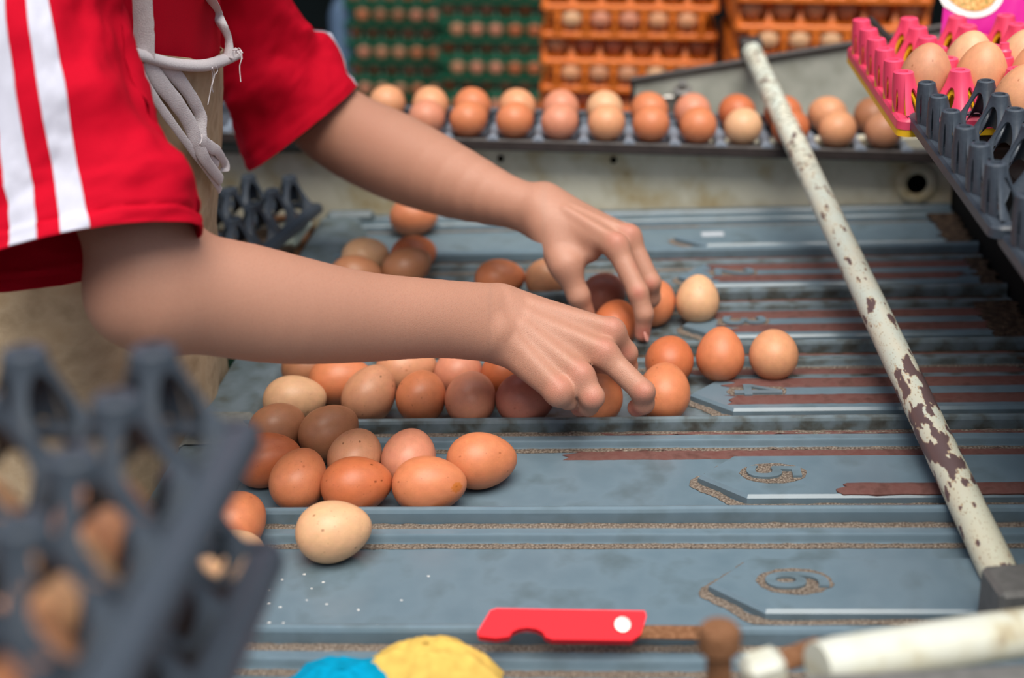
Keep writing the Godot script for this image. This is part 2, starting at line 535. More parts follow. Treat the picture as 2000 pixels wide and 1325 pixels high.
# a thin strip with ragged ends and edges that follows the lane: used for tape and for grime
func strip(x0: float, x1: float, za: float, zb: float, z0: float, thick: float, ragged: float, sd: float, base := -1.0, bumpy := 0.0) -> ArrayMesh:
	var s := Soup.new()
	var nx := maxi(6, int((x1 - x0) / 0.006))
	var nz := 5 if zb - za < 0.03 else 26
	var f := func(u: float, v: float) -> Vector3:
		var e0 := ragged * (noise.get_noise_2d(v * 40.0 + sd * 13.0, sd) * 2.0)
		var e1 := ragged * (noise.get_noise_2d(v * 40.0 - sd * 7.0, sd + 5.0) * 2.0)
		var x := lerpf(x0 + e0 * 3.0, x1 + e1 * 3.0, u)
		var w0 := ragged * 0.22 * noise.get_noise_2d(x * 160.0, sd + 9.0) + ragged * 0.2 * noise.get_noise_2d(x * 34.0, sd)
		var w1 := ragged * 0.22 * noise.get_noise_2d(x * 160.0, sd + 19.0) + ragged * 0.2 * noise.get_noise_2d(x * 34.0, sd + 3.0)
		var z := lerpf(zb + w1, za + w0, v)
		var y := (lane_y(z, z0) if base < 0.0 else base) + thick * (1.0 if v > 0.02 and v < 0.98 else 0.15)
		y += bumpy * maxf(0.0, noise.get_noise_2d(x * 210.0, z * 210.0 + sd))
		return Vector3(x, y, z)
	s.grid(nx, nz, f, thick + 0.0006)
	return s.mesh(50.0)

func build_lanes() -> void:
	var words := ["", "farthest grey lane with a small white label, along the back plate", "second grey lane from the back, with a worn raised number 2", "grey lane with a taped raised number 3, where the lone pale egg stands", "grey lane with a worn raised number 4, under the near hand", "grey lane with a clear raised number 5 and a large egg cluster", "wide grey lane with a clear raised number 6 and no tape", "nearest grey lane, under the yellow and blue cloth"]
	for k in range(1, 8):
		var z0: float = LIPS[k - 1]
		var z1: float = LIPS[k]
		var ln := thing("sorting_lane", words[k], "lane")
		var s := Soup.new()
		var sd := float(k)
		var wob := func(x: float, p: Vector2) -> Vector3:
			return Vector3(x, p.y + 0.0004 * noise.get_noise_2d(x * 9.0, sd * 4.0) * (1.0 if p.y > 0.002 else 0.0), p.x + 0.0007 * noise.get_noise_2d(x * 5.0, sd * 3.0))
		s.profile(lane_outline(z0, z1, k == 1), LEFT, RIGHT, 48, wob)
		part("lane_plate", s.mesh(38.0), M.lane_dirty if k >= 2 and k <= 4 else M.lane, ln)
		if k < 7: number_tag(ln, k, z1)
		if k == 6:   # flecks of dried white paint
			var fl := Soup.new()
			var rng := RandomNumberGenerator.new()
			rng.seed = 12
			for i in 26:
				var c := Vector3(lerpf(-0.30, -0.06, rng.randf() * rng.randf()), 0.0, lerpf(z1 - 0.018, z1 - 0.09, rng.randf()))
				var blob := PackedVector2Array()
				for q in 7:
					var r := 0.0003 + 0.0006 * fposmod(i * 0.71, 1.0) * (1.0 + 0.6 * sin(q * 2.3 + i))
					blob.append(Vector2(c.x + r * cos(TAU * q / 7) * (1.0 + 1.6 * fposmod(i * 0.29, 1.0)), c.z + r * sin(TAU * q / 7)))
				fl.prism(blob, -0.0002, 0.0004)
			part("paint_flecks", fl.mesh(), M.white_print, ln).set_meta("kind", "stuff")
		# dirt lying in the two grooves
		if k > 1:
			part("groove_dirt", strip(LEFT + 0.012, RIGHT - 0.005, z0 + 0.0042, z0 + 0.0125, z0, 0.0008, 0.004, sd + 0.3, -1.0, 0.0014), M.grime if k > 4 else M.grime_dark, ln)
		part("groove_dirt", strip(LEFT + 0.012, RIGHT - 0.005, z0 + (0.0275 if k > 1 else 0.034), z0 + (0.0345 if k > 1 else 0.040), z0, 0.0005, 0.004, sd + 0.7, 0.0004, 0.0010), M.grime, ln)
		# brown fabric tape, lane by lane: [x0, x1, offset of the back edge, of the front edge from the back lip]
		var tapes: Array = {2: [[0.03, 0.33, 0.0045, 0.0155]], 3: [[0.06, 0.34, 0.0045, 0.0155], [0.05, 0.36, 0.0275, 0.045]], 4: [[0.10, 0.35, 0.0045, 0.0150], [0.05, 0.36, 0.0285, 0.044]], 5: [[-0.02, 0.375, 0.0050, 0.0145], [-0.055, 0.375, 0.0270, 0.0475]]}.get(k, [])
		for t in tapes:
			part("tape_strip", strip(t[0], t[1], z0 + t[2], z0 + t[3], z0, 0.0009, 0.004, sd + t[0] * 10.0), M.tape, ln)
		if k == 5:
			part("tape_strip", strip(0.16, 0.375, z1 - 0.050, z1 - 0.0315, z0, 0.0012, 0.003, 2.2, 0.0081), M.tape, ln)
			part("tape_strip", strip(0.17, 0.375, z1 - 0.030, z1 - 0.0125, z0, 0.0010, 0.003, 3.2, 0.0006), M.tape, ln, Transform3D(), "pinkish brown tape strip")
		if k >= 2 and k <= 4:   # tape on the raised tag, either side of its middle
			part("tape_strip", strip(0.082, 0.365, z1 - 0.094, z1 - 0.074, z0, 0.0010, 0.003, sd + 1.2, 0.0080), M.tape, ln)
			part("tape_strip", strip(0.092, 0.350, z1 - 0.059, z1 - 0.040, z0, 0.0010, 0.004, sd + 2.2, 0.0080), M.tape, ln)
		if k <= 5:   # dark dirt at the far right end
			part("end_dirt", strip(0.345 + 0.010 * (k % 3), 0.384, z0 + 0.029, z1 - 0.009, z0, 0.0010, 0.002, sd + 8.0, 0.0082, 0.002), M.grime_dark, ln)

func number_tag(ln: Node3D, k: int, z1: float) -> void:
	var tip := Vector2(0.050, z1 - 0.064)
	var poly := PackedVector2Array([tip, Vector2(0.0865, z1 - 0.0305), Vector2(RIGHT - 0.004, z1 - 0.0305), Vector2(RIGHT - 0.004, z1 - 0.0985), Vector2(0.080, z1 - 0.0985)])
	var s := Soup.new()
	s.prism(poly, -0.003, 0.0080, Transform3D(), 0.0024)
	var tg := part("number_tag", s.mesh(25.0), M.lane, ln)
	# rim of dirt below the arrow's edges
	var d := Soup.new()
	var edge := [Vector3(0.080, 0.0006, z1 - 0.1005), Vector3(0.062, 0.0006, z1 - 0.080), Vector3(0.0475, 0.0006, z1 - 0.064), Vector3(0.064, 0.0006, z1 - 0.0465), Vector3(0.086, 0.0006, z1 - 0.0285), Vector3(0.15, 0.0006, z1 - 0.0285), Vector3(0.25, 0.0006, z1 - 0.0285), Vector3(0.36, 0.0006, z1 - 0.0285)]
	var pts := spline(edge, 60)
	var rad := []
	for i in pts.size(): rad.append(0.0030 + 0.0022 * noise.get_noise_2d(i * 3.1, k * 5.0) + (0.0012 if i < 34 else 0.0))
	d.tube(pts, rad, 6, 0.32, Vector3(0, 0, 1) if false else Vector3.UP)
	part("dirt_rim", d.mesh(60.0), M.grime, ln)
	if k == 1:
		var lb := Soup.new()
		lb.box(Vector3(0.082, 0.0078, z1 - 0.074), Vector3(0.108, 0.0086, z1 - 0.060), 0.0003)
		part("label_sticker", lb.mesh(), mat(c8(176, 182, 190), 0.5), tg)
		return
	# a dish of dirt with the figure standing in it; the figure reads from the worker's side
	var dish := Soup.new()
	var ring := PackedVector2Array()
	for i in 28:
		var a := TAU * i / 28
		var r := 1.0 + 0.10 * noise.get_noise_2d(i * 2.3, k * 9.0)
		ring.append(Vector2(0.110 + 0.0265 * r * cos(a), z1 - 0.0665 + 0.0165 * r * sin(a)))
	dish.prism(ring, 0.0070, 0.0084)
	part("number_dish", dish.mesh(), M.grime, ln)
	var tm := TextMesh.new()
	tm.text = str(k)
	var font := SystemFont.new()
	font.font_names = PackedStringArray(["Droid Sans"])
	font.font_weight = 700
	tm.font = font
	tm.font_size = 64
	tm.pixel_size = 0.0009
	tm.depth = 0.0030
	tm.curve_step = 1.0
	var b := Basis(Vector3(0, 0, 0.72), Vector3(1.02, 0, 0), Vector3(0, 1, 0))   # its right is towards the viewer, its top towards +x
	part("digit", tm, M.lane, tg, Transform3D(b, Vector3(0.110, 0.0088, z1 - 0.0665)))

# ------------------------------------------------------------------ rails, plates and frame of the machine
func build_machine() -> void:
	var rail := thing("side_rail", "low grey rail along the lanes' left ends, patched with silver tape", "rail")
	var s := Soup.new()
	var f := func(x: float, p: Vector2) -> Vector3: return Vector3(p.x, p.y, -x)   # drawn out along -z
	var prof := PackedVector2Array([Vector2(-0.326, 0.0008), Vector2(-0.330, 0.0030), Vector2(-0.337, 0.0115), Vector2(-0.3395, 0.0138), Vector2(-0.343, 0.0148), Vector2(-0.382, 0.0150), Vector2(-0.3855, 0.0138), Vector2(-0.387, 0.010), Vector2(-0.387, -0.02), Vector2(-0.326, -0.008)])
	s.profile(prof, 0.60, 1.675, 40, f)
	part("rail_body", s.mesh(40.0), M.rail, rail)
	s = Soup.new()
	s.xbox(posed(Vector3(-0.351, 0.004, -1.682), 0), Vector3(0.062, 0.034, 0.016), 0.006)
	part("rail_end_cap", s.mesh(), M.rail, rail)
	s = Soup.new()   # duct tape wrapped over the rail, its edges frayed
	var tp := func(u: float, v: float) -> Vector3:
		var path := [Vector2(-0.3268, 0.0028), Vector2(-0.3375, 0.0130), Vector2(-0.343, 0.0162), Vector2(-0.382, 0.0165), Vector2(-0.3880, 0.0135), Vector2(-0.3885, -0.004)]
		var q := u * (path.size() - 1)
		var i := mini(int(q), path.size() - 2)
		var a: Vector2 = path[i].lerp(path[i + 1], q - i)
		var fr := 0.0035 * noise.get_noise_2d(u * 60.0, v * 2.0) * absf(v - 0.5) * 2.0
		return Vector3(a.x, a.y + 0.0012 * maxf(0, noise.get_noise_2d(u * 30.0, v * 30.0)), lerpf(-1.118, -1.056, v) + fr)
	s.grid(20, 12, tp, 0.0006)
	part("tape_patch", s.mesh(50.0), M.ducttape, rail)
	for i in 9:   # loose fibres at the torn end of the patch
		var fb := Soup.new()
		var p0 := Vector3(-0.331 + 0.0008 * i, 0.0085 + 0.0006 * (i % 3), -1.118 + 0.0065 * i)
		fb.tube([p0, p0 + Vector3(0.003, 0.003, 0.001 * (i % 3)), p0 + Vector3(0.006, 0.0045 + 0.001 * (i % 2), 0.004 - 0.002 * (i % 4))], [0.0004, 0.00035, 0.0002], 5)
		part("loose_fibre", fb.mesh(), M.ducttape, rail)
	# the plate along the back, its hole and ring
	var plate := thing("back_plate", "stained cream painted plate behind the last lane, under the egg conveyor", "machine plate")
	s = Soup.new()
	s.box(Vector3(-0.75, -0.03, -1.712), Vector3(0.400, 0.094, -1.694), 0.002)
	part("plate_body", s.mesh(), M.cream, plate)
	s = Soup.new()
	s.lathe(PackedVector2Array([Vector2(0.0125, 0.0), Vector2(0.024, 0.0), Vector2(0.0245, 0.003), Vector2(0.021, 0.005), Vector2(0.015, 0.005), Vector2(0.0125, 0.003), Vector2(0.0125, 0.0)]), 32, Transform3D(Basis(Vector3.RIGHT, PI / 2), Vector3(0.3456, 0.0362, -1.6940)))
	part("port_ring", s.mesh(), M.cream, plate)
	s = Soup.new()
	s.lathe(PackedVector2Array([Vector2(0, 0), Vector2(0.0135, 0.0), Vector2(0.0135, 0.0015), Vector2(0, 0.0016)]), 24, Transform3D(Basis(Vector3.RIGHT, PI / 2), Vector3(0.3455, 0.0363, -1.6935)))
	part("port_hole", s.mesh(), M.hole, plate)
	for q in [Vector3(-0.1595, 0.0799, -1.6935), Vector3(-0.0210, 0.0745, -1.6935)]:
		s = Soup.new()
		s.lathe(PackedVector2Array([Vector2(0, 0), Vector2(0.0042, 0.0), Vector2(0.0042, 0.001), Vector2(0, 0.0011)]), 16, Transform3D(Basis(Vector3.RIGHT, PI / 2), q))
		part("screw_hole", s.mesh(), M.hole, plate)
	# ledge left of the rail, brown with dirt
	var ledge := thing("side_ledge", "dirty brown ledge left of the grey rail, under the empty black tray", "ledge")
	s = Soup.new()
	s.box(Vector3(-0.72, -0.035, -1.704), Vector3(-0.3885, -0.004, -1.40), 0.002)
	part("ledge_plate", s.mesh(), M.grime_dark, ledge)
	s = Soup.new()
	s.tube(spline([Vector3(-0.50, 0.004, -1.690), Vector3(-0.42, 0.010, -1.694), Vector3(-0.40, 0.006, -1.665), Vector3(-0.397, 0.002, -1.58), Vector3(-0.395, 0.0, -1.45)], 30), [0.0045], 8)
	part("bent_wire", s.mesh(), M.rust, ledge)
	# black side frame on the right with the shelf the trays stand on
	var frame := thing("tray_shelf", "black metal shelf wall below the trays at the lanes' right ends", "machine frame")
	s = Soup.new()
	s.box(Vector3(0.388, -0.05, -1.72), Vector3(0.405, 0.210, -0.55), 0.002)
	part("side_wall", s.mesh(), M.black, frame)
	s = Soup.new()
	s.box(Vector3(0.300, 0.208, -1.50), Vector3(0.80, 0.2190, -0.50), 0.002)
	part("shelf_plate", s.mesh(), M.black, frame)
	# body of the machine below
	var base := thing("machine_base", "grey painted box base carrying the sorting lanes", "machine base")
	s = Soup.new()
	s.box(Vector3(-0.384, -0.12, -1.70), Vector3(0.386, -0.0205, -0.50), 0.004)
	part("base_box", s.mesh(), M.panel, base)
	for x in [-0.34, 0.34]:
		for z in [-1.6, -0.62]:
			s = Soup.new()
			s.box(Vector3(x - 0.025, -0.90, z - 0.025), Vector3(x + 0.025, -0.118, z + 0.025), 0.004)
			part("leg", s.mesh(), M.dark_steel, base)
	var crate := thing("green_crate", "dark green crate edge seen between the apron and the grey rail", "crate")
	s = Soup.new()
	for a in [[Vector3(-0.43, -0.12, -1.40), Vector3(-0.42, -0.01, -1.12)], [Vector3(-0.46, -0.12, -1.40), Vector3(-0.42, -0.11, -1.12)], [Vector3(-0.46, -0.12, -1.41), Vector3(-0.42, -0.01, -1.40)]]:
		s.box(a[0], a[1], 0.002)
	part("crate_wall", s.mesh(), M.green_crate, crate)

# ------------------------------------------------------------------ the conveyor behind
func trough(x: float) -> float:   # height of the belt at x
	return 0.1015 - 0.055 * (x - 0.025)

func build_conveyor() -> void:
	var cv := thing("egg_conveyor", "narrow roller conveyor carrying two rows of eggs behind the back plate", "conveyor", Transform3D(Basis(Vector3(0, 0, 1), deg_to_rad(-3.15)), Vector3(0.025, 0.1015, -1.71)))
	var s := Soup.new()
	s.box(Vector3(-0.62, -0.012, -0.062), Vector3(0.44, -0.004, 0.050), 0.001)
	part("belt_bed", s.mesh(), M.belt, cv)
	s = Soup.new()
	s.box(Vector3(-0.62, -0.011, 0.050), Vector3(0.44, 0.003, 0.055), 0.002)
	part("front_rail", s.mesh(), M.dark_steel, cv)
	s = Soup.new()
	s.box(Vector3(-0.62, -0.014, -0.074), Vector3(0.44, 0.010, -0.064), 0.002)
	part("back_rail", s.mesh(), M.belt, cv)
	var rs := Soup.new()
	rs.lathe(PackedVector2Array([Vector2(0, -0.055), Vector2(0.007, -0.055), Vector2(0.0085, -0.050), Vector2(0.0055, -0.028), Vector2(0.0085, -0.004), Vector2(0.0085, 0.004), Vector2(0.0055, 0.028), Vector2(0.0085, 0.052), Vector2(0.007, 0.0545), Vector2(0, 0.0545)]), 12, Transform3D(Basis(Vector3.RIGHT, PI / 2), Vector3.ZERO))
	var rm := rs.mesh()
	for i in 19:
		part("roller", rm, M.roller, cv, at(-0.5715 + 0.0545 * i, -0.001, 0))
	var front := [0.0, 0.0513, 0.1073, 0.1613, 0.2173, 0.2703, 0.3263, 0.3803, 0.4363, 0.4913, 0.5453]
	var tone_f := [5, 0, 0, 5, 7, 0, 0, 4, 1, 7, 3]
	var tone_b := [7, 7, 0, 7, 5, 4, 0, 5, 1, 1, 7, 2]
	var ord := ["first", "second", "third", "fourth", "fifth", "sixth", "seventh", "eighth", "ninth", "tenth", "eleventh", "twelfth"]
	var nm := ["orange", "deep orange", "brown", "tan", "pale", "pinkish", "dusky pink", "light orange"]
	for i in 11:
		var x: float = -0.245 + front[i]
		egg(Vector3(x, trough(x) + 0.0215, -1.679), 0.044, 0.055, 88 - (i * 37) % 20, (i * 23) % 14 - 4, tone_f[i], i % 2, "%s egg %s from the far arm, conveyor's front row" % [nm[tone_f[i]], ord[i]], "front row of eggs on the conveyor")
	var back := [-0.303, -0.249, -0.197, -0.141, -0.086, -0.032, 0.023, 0.077, 0.131, 0.187, 0.241, 0.296]
	for i in 12:
		var x: float = back[i]
		egg(Vector3(x, trough(x) + 0.0225, -1.742), 0.045, 0.056, 92 + (i * 31) % 24, (i * 29) % 16 - 6, tone_b[i], (i + 1) % 2, "%s egg %s from the far arm, conveyor's rear row" % [nm[tone_b[i]], ord[i]], "rear row of eggs on the conveyor")
	# sloping side panel behind the conveyor with its fittings
	var sp := thing("conveyor_guard", "grey metal panel with a sloping top edge behind the conveyor eggs", "machine panel")
	s = Soup.new()
	var pa := PackedVector2Array([Vector2(0.004, 0.127), Vector2(0.004, -0.02), Vector2(0.60, -0.02), Vector2(0.60, 0.215), Vector2(0.296, 0.166)])
	var up := Transform3D(Basis(Vector3.RIGHT, PI / 2), Vector3(0, 0, -1.9))
	var flipped := PackedVector2Array()
	for q in pa: flipped.append(Vector2(q.x, -q.y))
	s.prism(flipped, -0.004, 0.004, up)
	part("panel_sheet", s.mesh(), M.panel, sp)
	s = Soup.new()
	s.tube([Vector3(0.004, 0.03, -1.894), Vector3(0.004, 0.127, -1.894), Vector3(0.155, 0.148, -1.894), Vector3(0.296, 0.167, -1.894), Vector3(0.60, 0.217, -1.894)], [0.0045], 8)
	part("panel_flange", s.mesh(), M.dark_steel, sp)
	s = Soup.new()
	s.lathe(PackedVector2Array([Vector2(0, 0), Vector2(0.013, 0), Vector2(0.013, 0.003), Vector2(0.006, 0.004), Vector2(0.006, 0.014), Vector2(0, 0.015)]), 16, posed(Vector3(0.0702, 0.1124, -1.8850), 0, 20))
	part("bolt", s.mesh(), M.steel, sp)
	s = Soup.new()
	s.xbox(posed(Vector3(0.0545, 0.0920, -1.8850), 0, 0, 20), Vector3(0.012, 0.030, 0.006), 0.001)
	s.xbox(posed(Vector3(0.0832, 0.0933, -1.8850), 0, 0, -20), Vector3(0.012, 0.028, 0.006), 0.001)
	s.xbox(posed(Vector3(0.0695, 0.1041, -1.8850), 0), Vector3(0.050, 0.005, 0.008), 0.001)
	part("clamp_bracket", s.mesh(), M.steel, sp)
	s = Soup.new()
	s.tube([Vector3(0.2743, 0.2429, -1.6577), Vector3(0.2836, 0.2351, -1.5679)], [0.004], 8)
	s.tube([Vector3(0.2836, 0.2351, -1.5679), Vector3(0.3139, 0.2100, -1.5818)], [0.004], 8)
	part("stay_rod", s.mesh(), M.dark_steel, sp)
	s = Soup.new()
	s.box(Vector3(0.10, -0.90, -1.925), Vector3(0.15, -0.018, -1.905), 0.002)
	s.box(Vector3(0.50, -0.90, -1.925), Vector3(0.55, -0.018, -1.905), 0.002)
	part("panel_legs", s.mesh(), M.dark_steel, sp)

# ------------------------------------------------------------------ the painted bar over the lanes, and its bracket
func build_guard_bar() -> void:
	var a := Vector3(0.1617, 0.1590, -1.9170)
	var b := Vector3(0.2501, 0.0117, -0.8422)
	var bar := thing("guard_bar", "chipped white painted pipe running over the right half of the lanes", "bar")
	var n := 24
	var st := SurfaceTool.new()
	st.begin(Mesh.PRIMITIVE_TRIANGLES)
	var d := (b - a).normalized()
	var u := d.cross(Vector3.UP).normalized()
	var w := u.cross(d)
	for j in 81:
		var v := j / 80.0
		for i in n + 1:
			var ang := TAU * i / n
			var nr := u * cos(ang) + w * sin(ang)
			st.set_normal(nr)
			st.set_uv(Vector2(float(i) / n, v))
			st.add_vertex(a.lerp(b, v) + nr * (0.0131 + 0.0004 * noise.get_noise_2d(i * 0.7, v * 60.0)))
	for j in 80:
		for i in n:
			var q := j * (n + 1) + i
			for k in [q, q + 1, q + n + 1, q + 1, q + n + 2, q + n + 1]: st.add_index(k)
	part("pipe", st.commit(), M.pipe, bar)
	var s := Soup.new()
	var bz := Transform3D(Basis(u, w, -d), a)
	s.xbox(bz, Vector3(0.030, 0.030, 0.024), 0.003)
	part("end_cap", s.mesh(), M.dark_steel, bar)
	s = Soup.new()
	s.xbox(Transform3D(Basis(Vector3.UP, deg_to_rad(8)), Vector3(0.2455, 0.0145, -0.8048)), Vector3(0.036, 0.060, 0.036), 0.003)
	part("joint_block", s.mesh(), M.block, bar)
	# the bracket in front
	var br := thing("front_bracket", "thick white painted bracket arm at the foot of the pipe, blurred in front", "bracket")
	s = Soup.new()
	var arm := [Vector3(0.0906, 0.1196, -0.6061), Vector3(0.1027, 0.1179, -0.6120), Vector3(0.1411, 0.1155, -0.6254), Vector3(0.1844, 0.1105, -0.6437), Vector3(0.2502, 0.1036, -0.6687)]
	s.tube(arm, [0.0125, 0.0138, 0.0138, 0.0138, 0.0138], 16, 0.9)
	part("bracket_arm", s.mesh(), M.white_paint, br)
	s = Soup.new()
	s.xbox(Transform3D(Basis(Vector3.UP, deg_to_rad(6)), Vector3(0.1592, 0.1181, -0.5900)), Vector3(0.16, 0.014, 0.020), 0.003)
	part("lower_plate", s.mesh(), M.block, br)
	s = Soup.new()
	s.xbox(Transform3D(Basis(Vector3.UP, deg_to_rad(14)) * Basis(Vector3(0, 0, 1), 0.15), Vector3(0.0631, 0.1173, -0.6026)), Vector3(0.022, 0.022, 0.018), 0.004)
	part("bracket_ear", s.mesh(), M.white_paint, br)
	s = Soup.new()
	s.xbox(Transform3D(Basis(Vector3.UP, deg_to_rad(14)) * Basis(Vector3(0, 0, 1), 0.22), Vector3(0.0804, 0.1116, -0.6236)), Vector3(0.036, 0.009, 0.014), 0.003)
	part("rusty_link", s.mesh(), M.rust, br)
	s = Soup.new()
	s.lathe(PackedVector2Array([Vector2(0, -0.10), Vector2(0.0065, -0.10), Vector2(0.0065, -0.004), Vector2(0.0105, -0.003), Vector2(0.0108, 0.006), Vector2(0.009, 0.009), Vector2(0, 0.0095)]), 18, Transform3D(Basis.IDENTITY, Vector3(0.0402, 0.1442, -0.5902)))
	part("rusty_bolt", s.mesh(), M.rust, br)

# ------------------------------------------------------------------ egg trays
# One post: four quarters, each with an oval window that looks at an egg. fx, fz < 1 squeeze a side that lies on the tray's edge.
func post_soup(p: float, h: float, side: Array, window: Array, fine: bool, slit := true, r0 := 0.0086, saddle := 0.013) -> Soup:
	var s := Soup.new()
	var half := p / 2
	var n := 24 if fine else 12
	var rings := 4 if fine else 1
	for q in 4:
		var sx: float = side[0] if q == 0 or q == 3 else side[2]     # +x, +z, -x, -z
		var sz: float = side[1] if q == 0 or q == 1 else side[3]
		var surf := func(a: float, t_in: float, inset: float) -> Vector3:
			var t := clampf(t_in, 0.0, 1.0)
			var ph := PI / 2 * (q + a)
			var k := sin(2 * ph)
			var r1 := lerpf(half * 1.0, half * 0.86, k * k)
			var yb := saddle * pow(absf(cos(2 * ph)), 1.5)
			if sx < 1.0 or sz < 1.0: r1 *= 0.62
			var r := lerpf(r0 - inset, r1 - inset * 0.5, pow(t, 1.0 if sx < 1.0 or sz < 1.0 else 1.35))
			var y := lerpf(h - inset, yb, 1.0 - pow(1.0 - t, 1.12))
			var v := Vector3(r * cos(ph), y, r * sin(ph))
			var fx := lerpf(1.0, sx, t)
			var fz := lerpf(1.0, sz, t)
			return Vector3(v.x * fx, v.y, v.z * fz)
		var hw: float = 0.09 if slit and (sx < 1.0 or sz < 1.0) else float(window[0])
		var t0: float = window[1]
		var ht: float = window[2]
		var loop := []
		for i in n:
			var g := TAU * i / n
			var e := Vector2(0.5 + hw * cos(g), t0 + ht * sin(g))
			# where the ray from the window's centre leaves the quarter's unit square
			var dd := Vector2(cos(g) * hw, sin(g) * ht)
			var lx := ((1.0 if dd.x > 0 else 0.0) - 0.5) / dd.x if absf(dd.x) > 1e-5 else 1e9
			var ly := ((1.0 if dd.y > 0 else 0.0) - t0) / dd.y if absf(dd.y) > 1e-5 else 1e9
			var edge := Vector2(0.5, t0) + dd * minf(lx, ly)
			loop.append([e, edge])
		var corners := []
		for c in [Vector2(0, 0), Vector2(1, 0), Vector2(1, 1), Vector2(0, 1)]: corners.append(c)
		for layer in (2 if fine else 1):
			var inset := 0.0014 * layer
			for i in n:
				var j := (i + 1) % n
				for k in rings:
					var f0 := pow(float(k) / rings, 1.3)
					var f1 := pow(float(k + 1) / rings, 1.3)
					var a: Vector2 = loop[i][0].lerp(loop[i][1], f0)
					var b: Vector2 = loop[j][0].lerp(loop[j][1], f0)
					var c: Vector2 = loop[j][0].lerp(loop[j][1], f1)
					var d: Vector2 = loop[i][0].lerp(loop[i][1], f1)
					if layer == 0: s.quad(surf.call(a.x, a.y, inset), surf.call(b.x, b.y, inset), surf.call(c.x, c.y, inset), surf.call(d.x, d.y, inset))
					else: s.quad(surf.call(a.x, a.y, inset), surf.call(d.x, d.y, inset), surf.call(c.x, c.y, inset), surf.call(b.x, b.y, inset))
				# fill the square's corners that the fan cuts off
				var pe: Vector2 = loop[i][1]
				var qe: Vector2 = loop[j][1]
				for c in corners:
					if (absf(pe.x - c.x) < 1e-4 and absf(qe.y - c.y) < 1e-4) or (absf(pe.y - c.y) < 1e-4 and absf(qe.x - c.x) < 1e-4):
						if pe.distance_to(c) > 1e-4 and qe.distance_to(c) > 1e-4:
							if layer == 0: s.tri(surf.call(pe.x, pe.y, inset), surf.call(qe.x, qe.y, inset), surf.call(c.x, c.y, inset))
							else: s.tri(surf.call(pe.x, pe.y, inset), surf.call(c.x, c.y, inset), surf.call(qe.x, qe.y, inset))
			if fine and layer == 1:
				for i in n:
					var j := (i + 1) % n
					var a: Vector2 = loop[i][0]
					var b: Vector2 = loop[j][0]
					s.quad(surf.call(b.x, b.y, 0.0), surf.call(a.x, a.y, 0.0), surf.call(a.x, a.y, inset), surf.call(b.x, b.y, inset))
	# cap with a small dimple
	if fine: s.lathe(PackedVector2Array([Vector2(r0, h), Vector2(r0 - 0.0012, h + 0.0010), Vector2(0.0042, h + 0.0008), Vector2(0.0034, h - 0.004), Vector2(0, h - 0.0045)]), 20)
	else: s.lathe(PackedVector2Array([Vector2(r0, h), Vector2(0, h + 0.001)]), 8)
	return s

func rim_soup(wx: float, wz: float, r: float, band := 0.012, top := 0.0065) -> Soup:   # flange round the tray: half sizes, corner radius
	var s := Soup.new()
	var path := []
	for c in [[1, 1, 0], [-1, 1, 1], [-1, -1, 2], [1, -1, 3]]:
		for i in 5:
			var a: float = PI / 2 * (c[2] + i / 4.0)
			path.append([Vector3(c[0] * (wx - r), 0, c[1] * (wz - r)), Vector3(cos(a), 0, sin(a))])
	# the corners in order +x+z, -x+z, -x-z, +x-z run clockwise seen from below
	var prof := [Vector2(-band, top), Vector2(-0.002, top), Vector2(0.0, top - 0.002), Vector2(0.0006, top - 0.0085), Vector2(-0.0015, top - 0.009), Vector2(-0.003, top - 0.003), Vector2(-band, top - 0.0025)]
	var n := path.size()
	for i in n:
		var j := (i + 1) % n
		for k in prof.size():
			var m := (k + 1) % prof.size()
			var q := []
			for e in [[i, k], [i, m], [j, m], [j, k]]:
				var c: Vector3 = path[e[0]][0]
				var d: Vector3 = path[e[0]][1]
				var pr: Vector2 = prof[e[1]]
				q.append(c + d * (r + pr.x) + Vector3(0, pr.y, 0))
			s.quad(q[0], q[1], q[2], q[3])
	return s

var post_cache := {}
func post_mesh(p: float, h: float, side: Array, window: Array, r0: float) -> ArrayMesh:
	var key := str([p, h, side, window, r0])
	if not post_cache.has(key): post_cache[key] = post_soup(p, h, side, window, true, true, r0).mesh(48.0)
	return post_cache[key]

# a tray of nx by nz cells whose posts are parts of their own; its origin lies in the middle of its underside
func tray(label: String, m: Material, where: Transform3D, nx: int, nz: int, p: float, h: float, window: Array, group := "", r0 := 0.0086) -> Node3D:
	var t := thing("egg_tray", label, "egg tray", where, group)
	# whole posts stand along the sides of the shorter row, half posts along the others
	var wx := nx * p / 2 + (0.008 if nx > nz else p / 2 + 0.012)
	var wz := nz * p / 2 + (0.008 if nz > nx else p / 2 + 0.012)
	part("rim", rim_soup(wx, wz, 0.010, 0.0125, 0.0125).mesh(35.0), m, t)
	for i in nx + 1:
		for j in nz + 1:
			var ex := 0.46 if nx > nz else 1.0
			var ez := 0.46 if nz > nx else 1.0
			var side := [ex if i == nx else 1.0, ez if j == nz else 1.0, ex if i == 0 else 1.0, ez if j == 0 else 1.0]
			var x := (i - nx / 2.0) * p
			var z := (j - nz / 2.0) * p
			part("post", post_mesh(p, h, side, window, r0), m, t, at(x, 0.0005, z))
	return t

var slim := {}
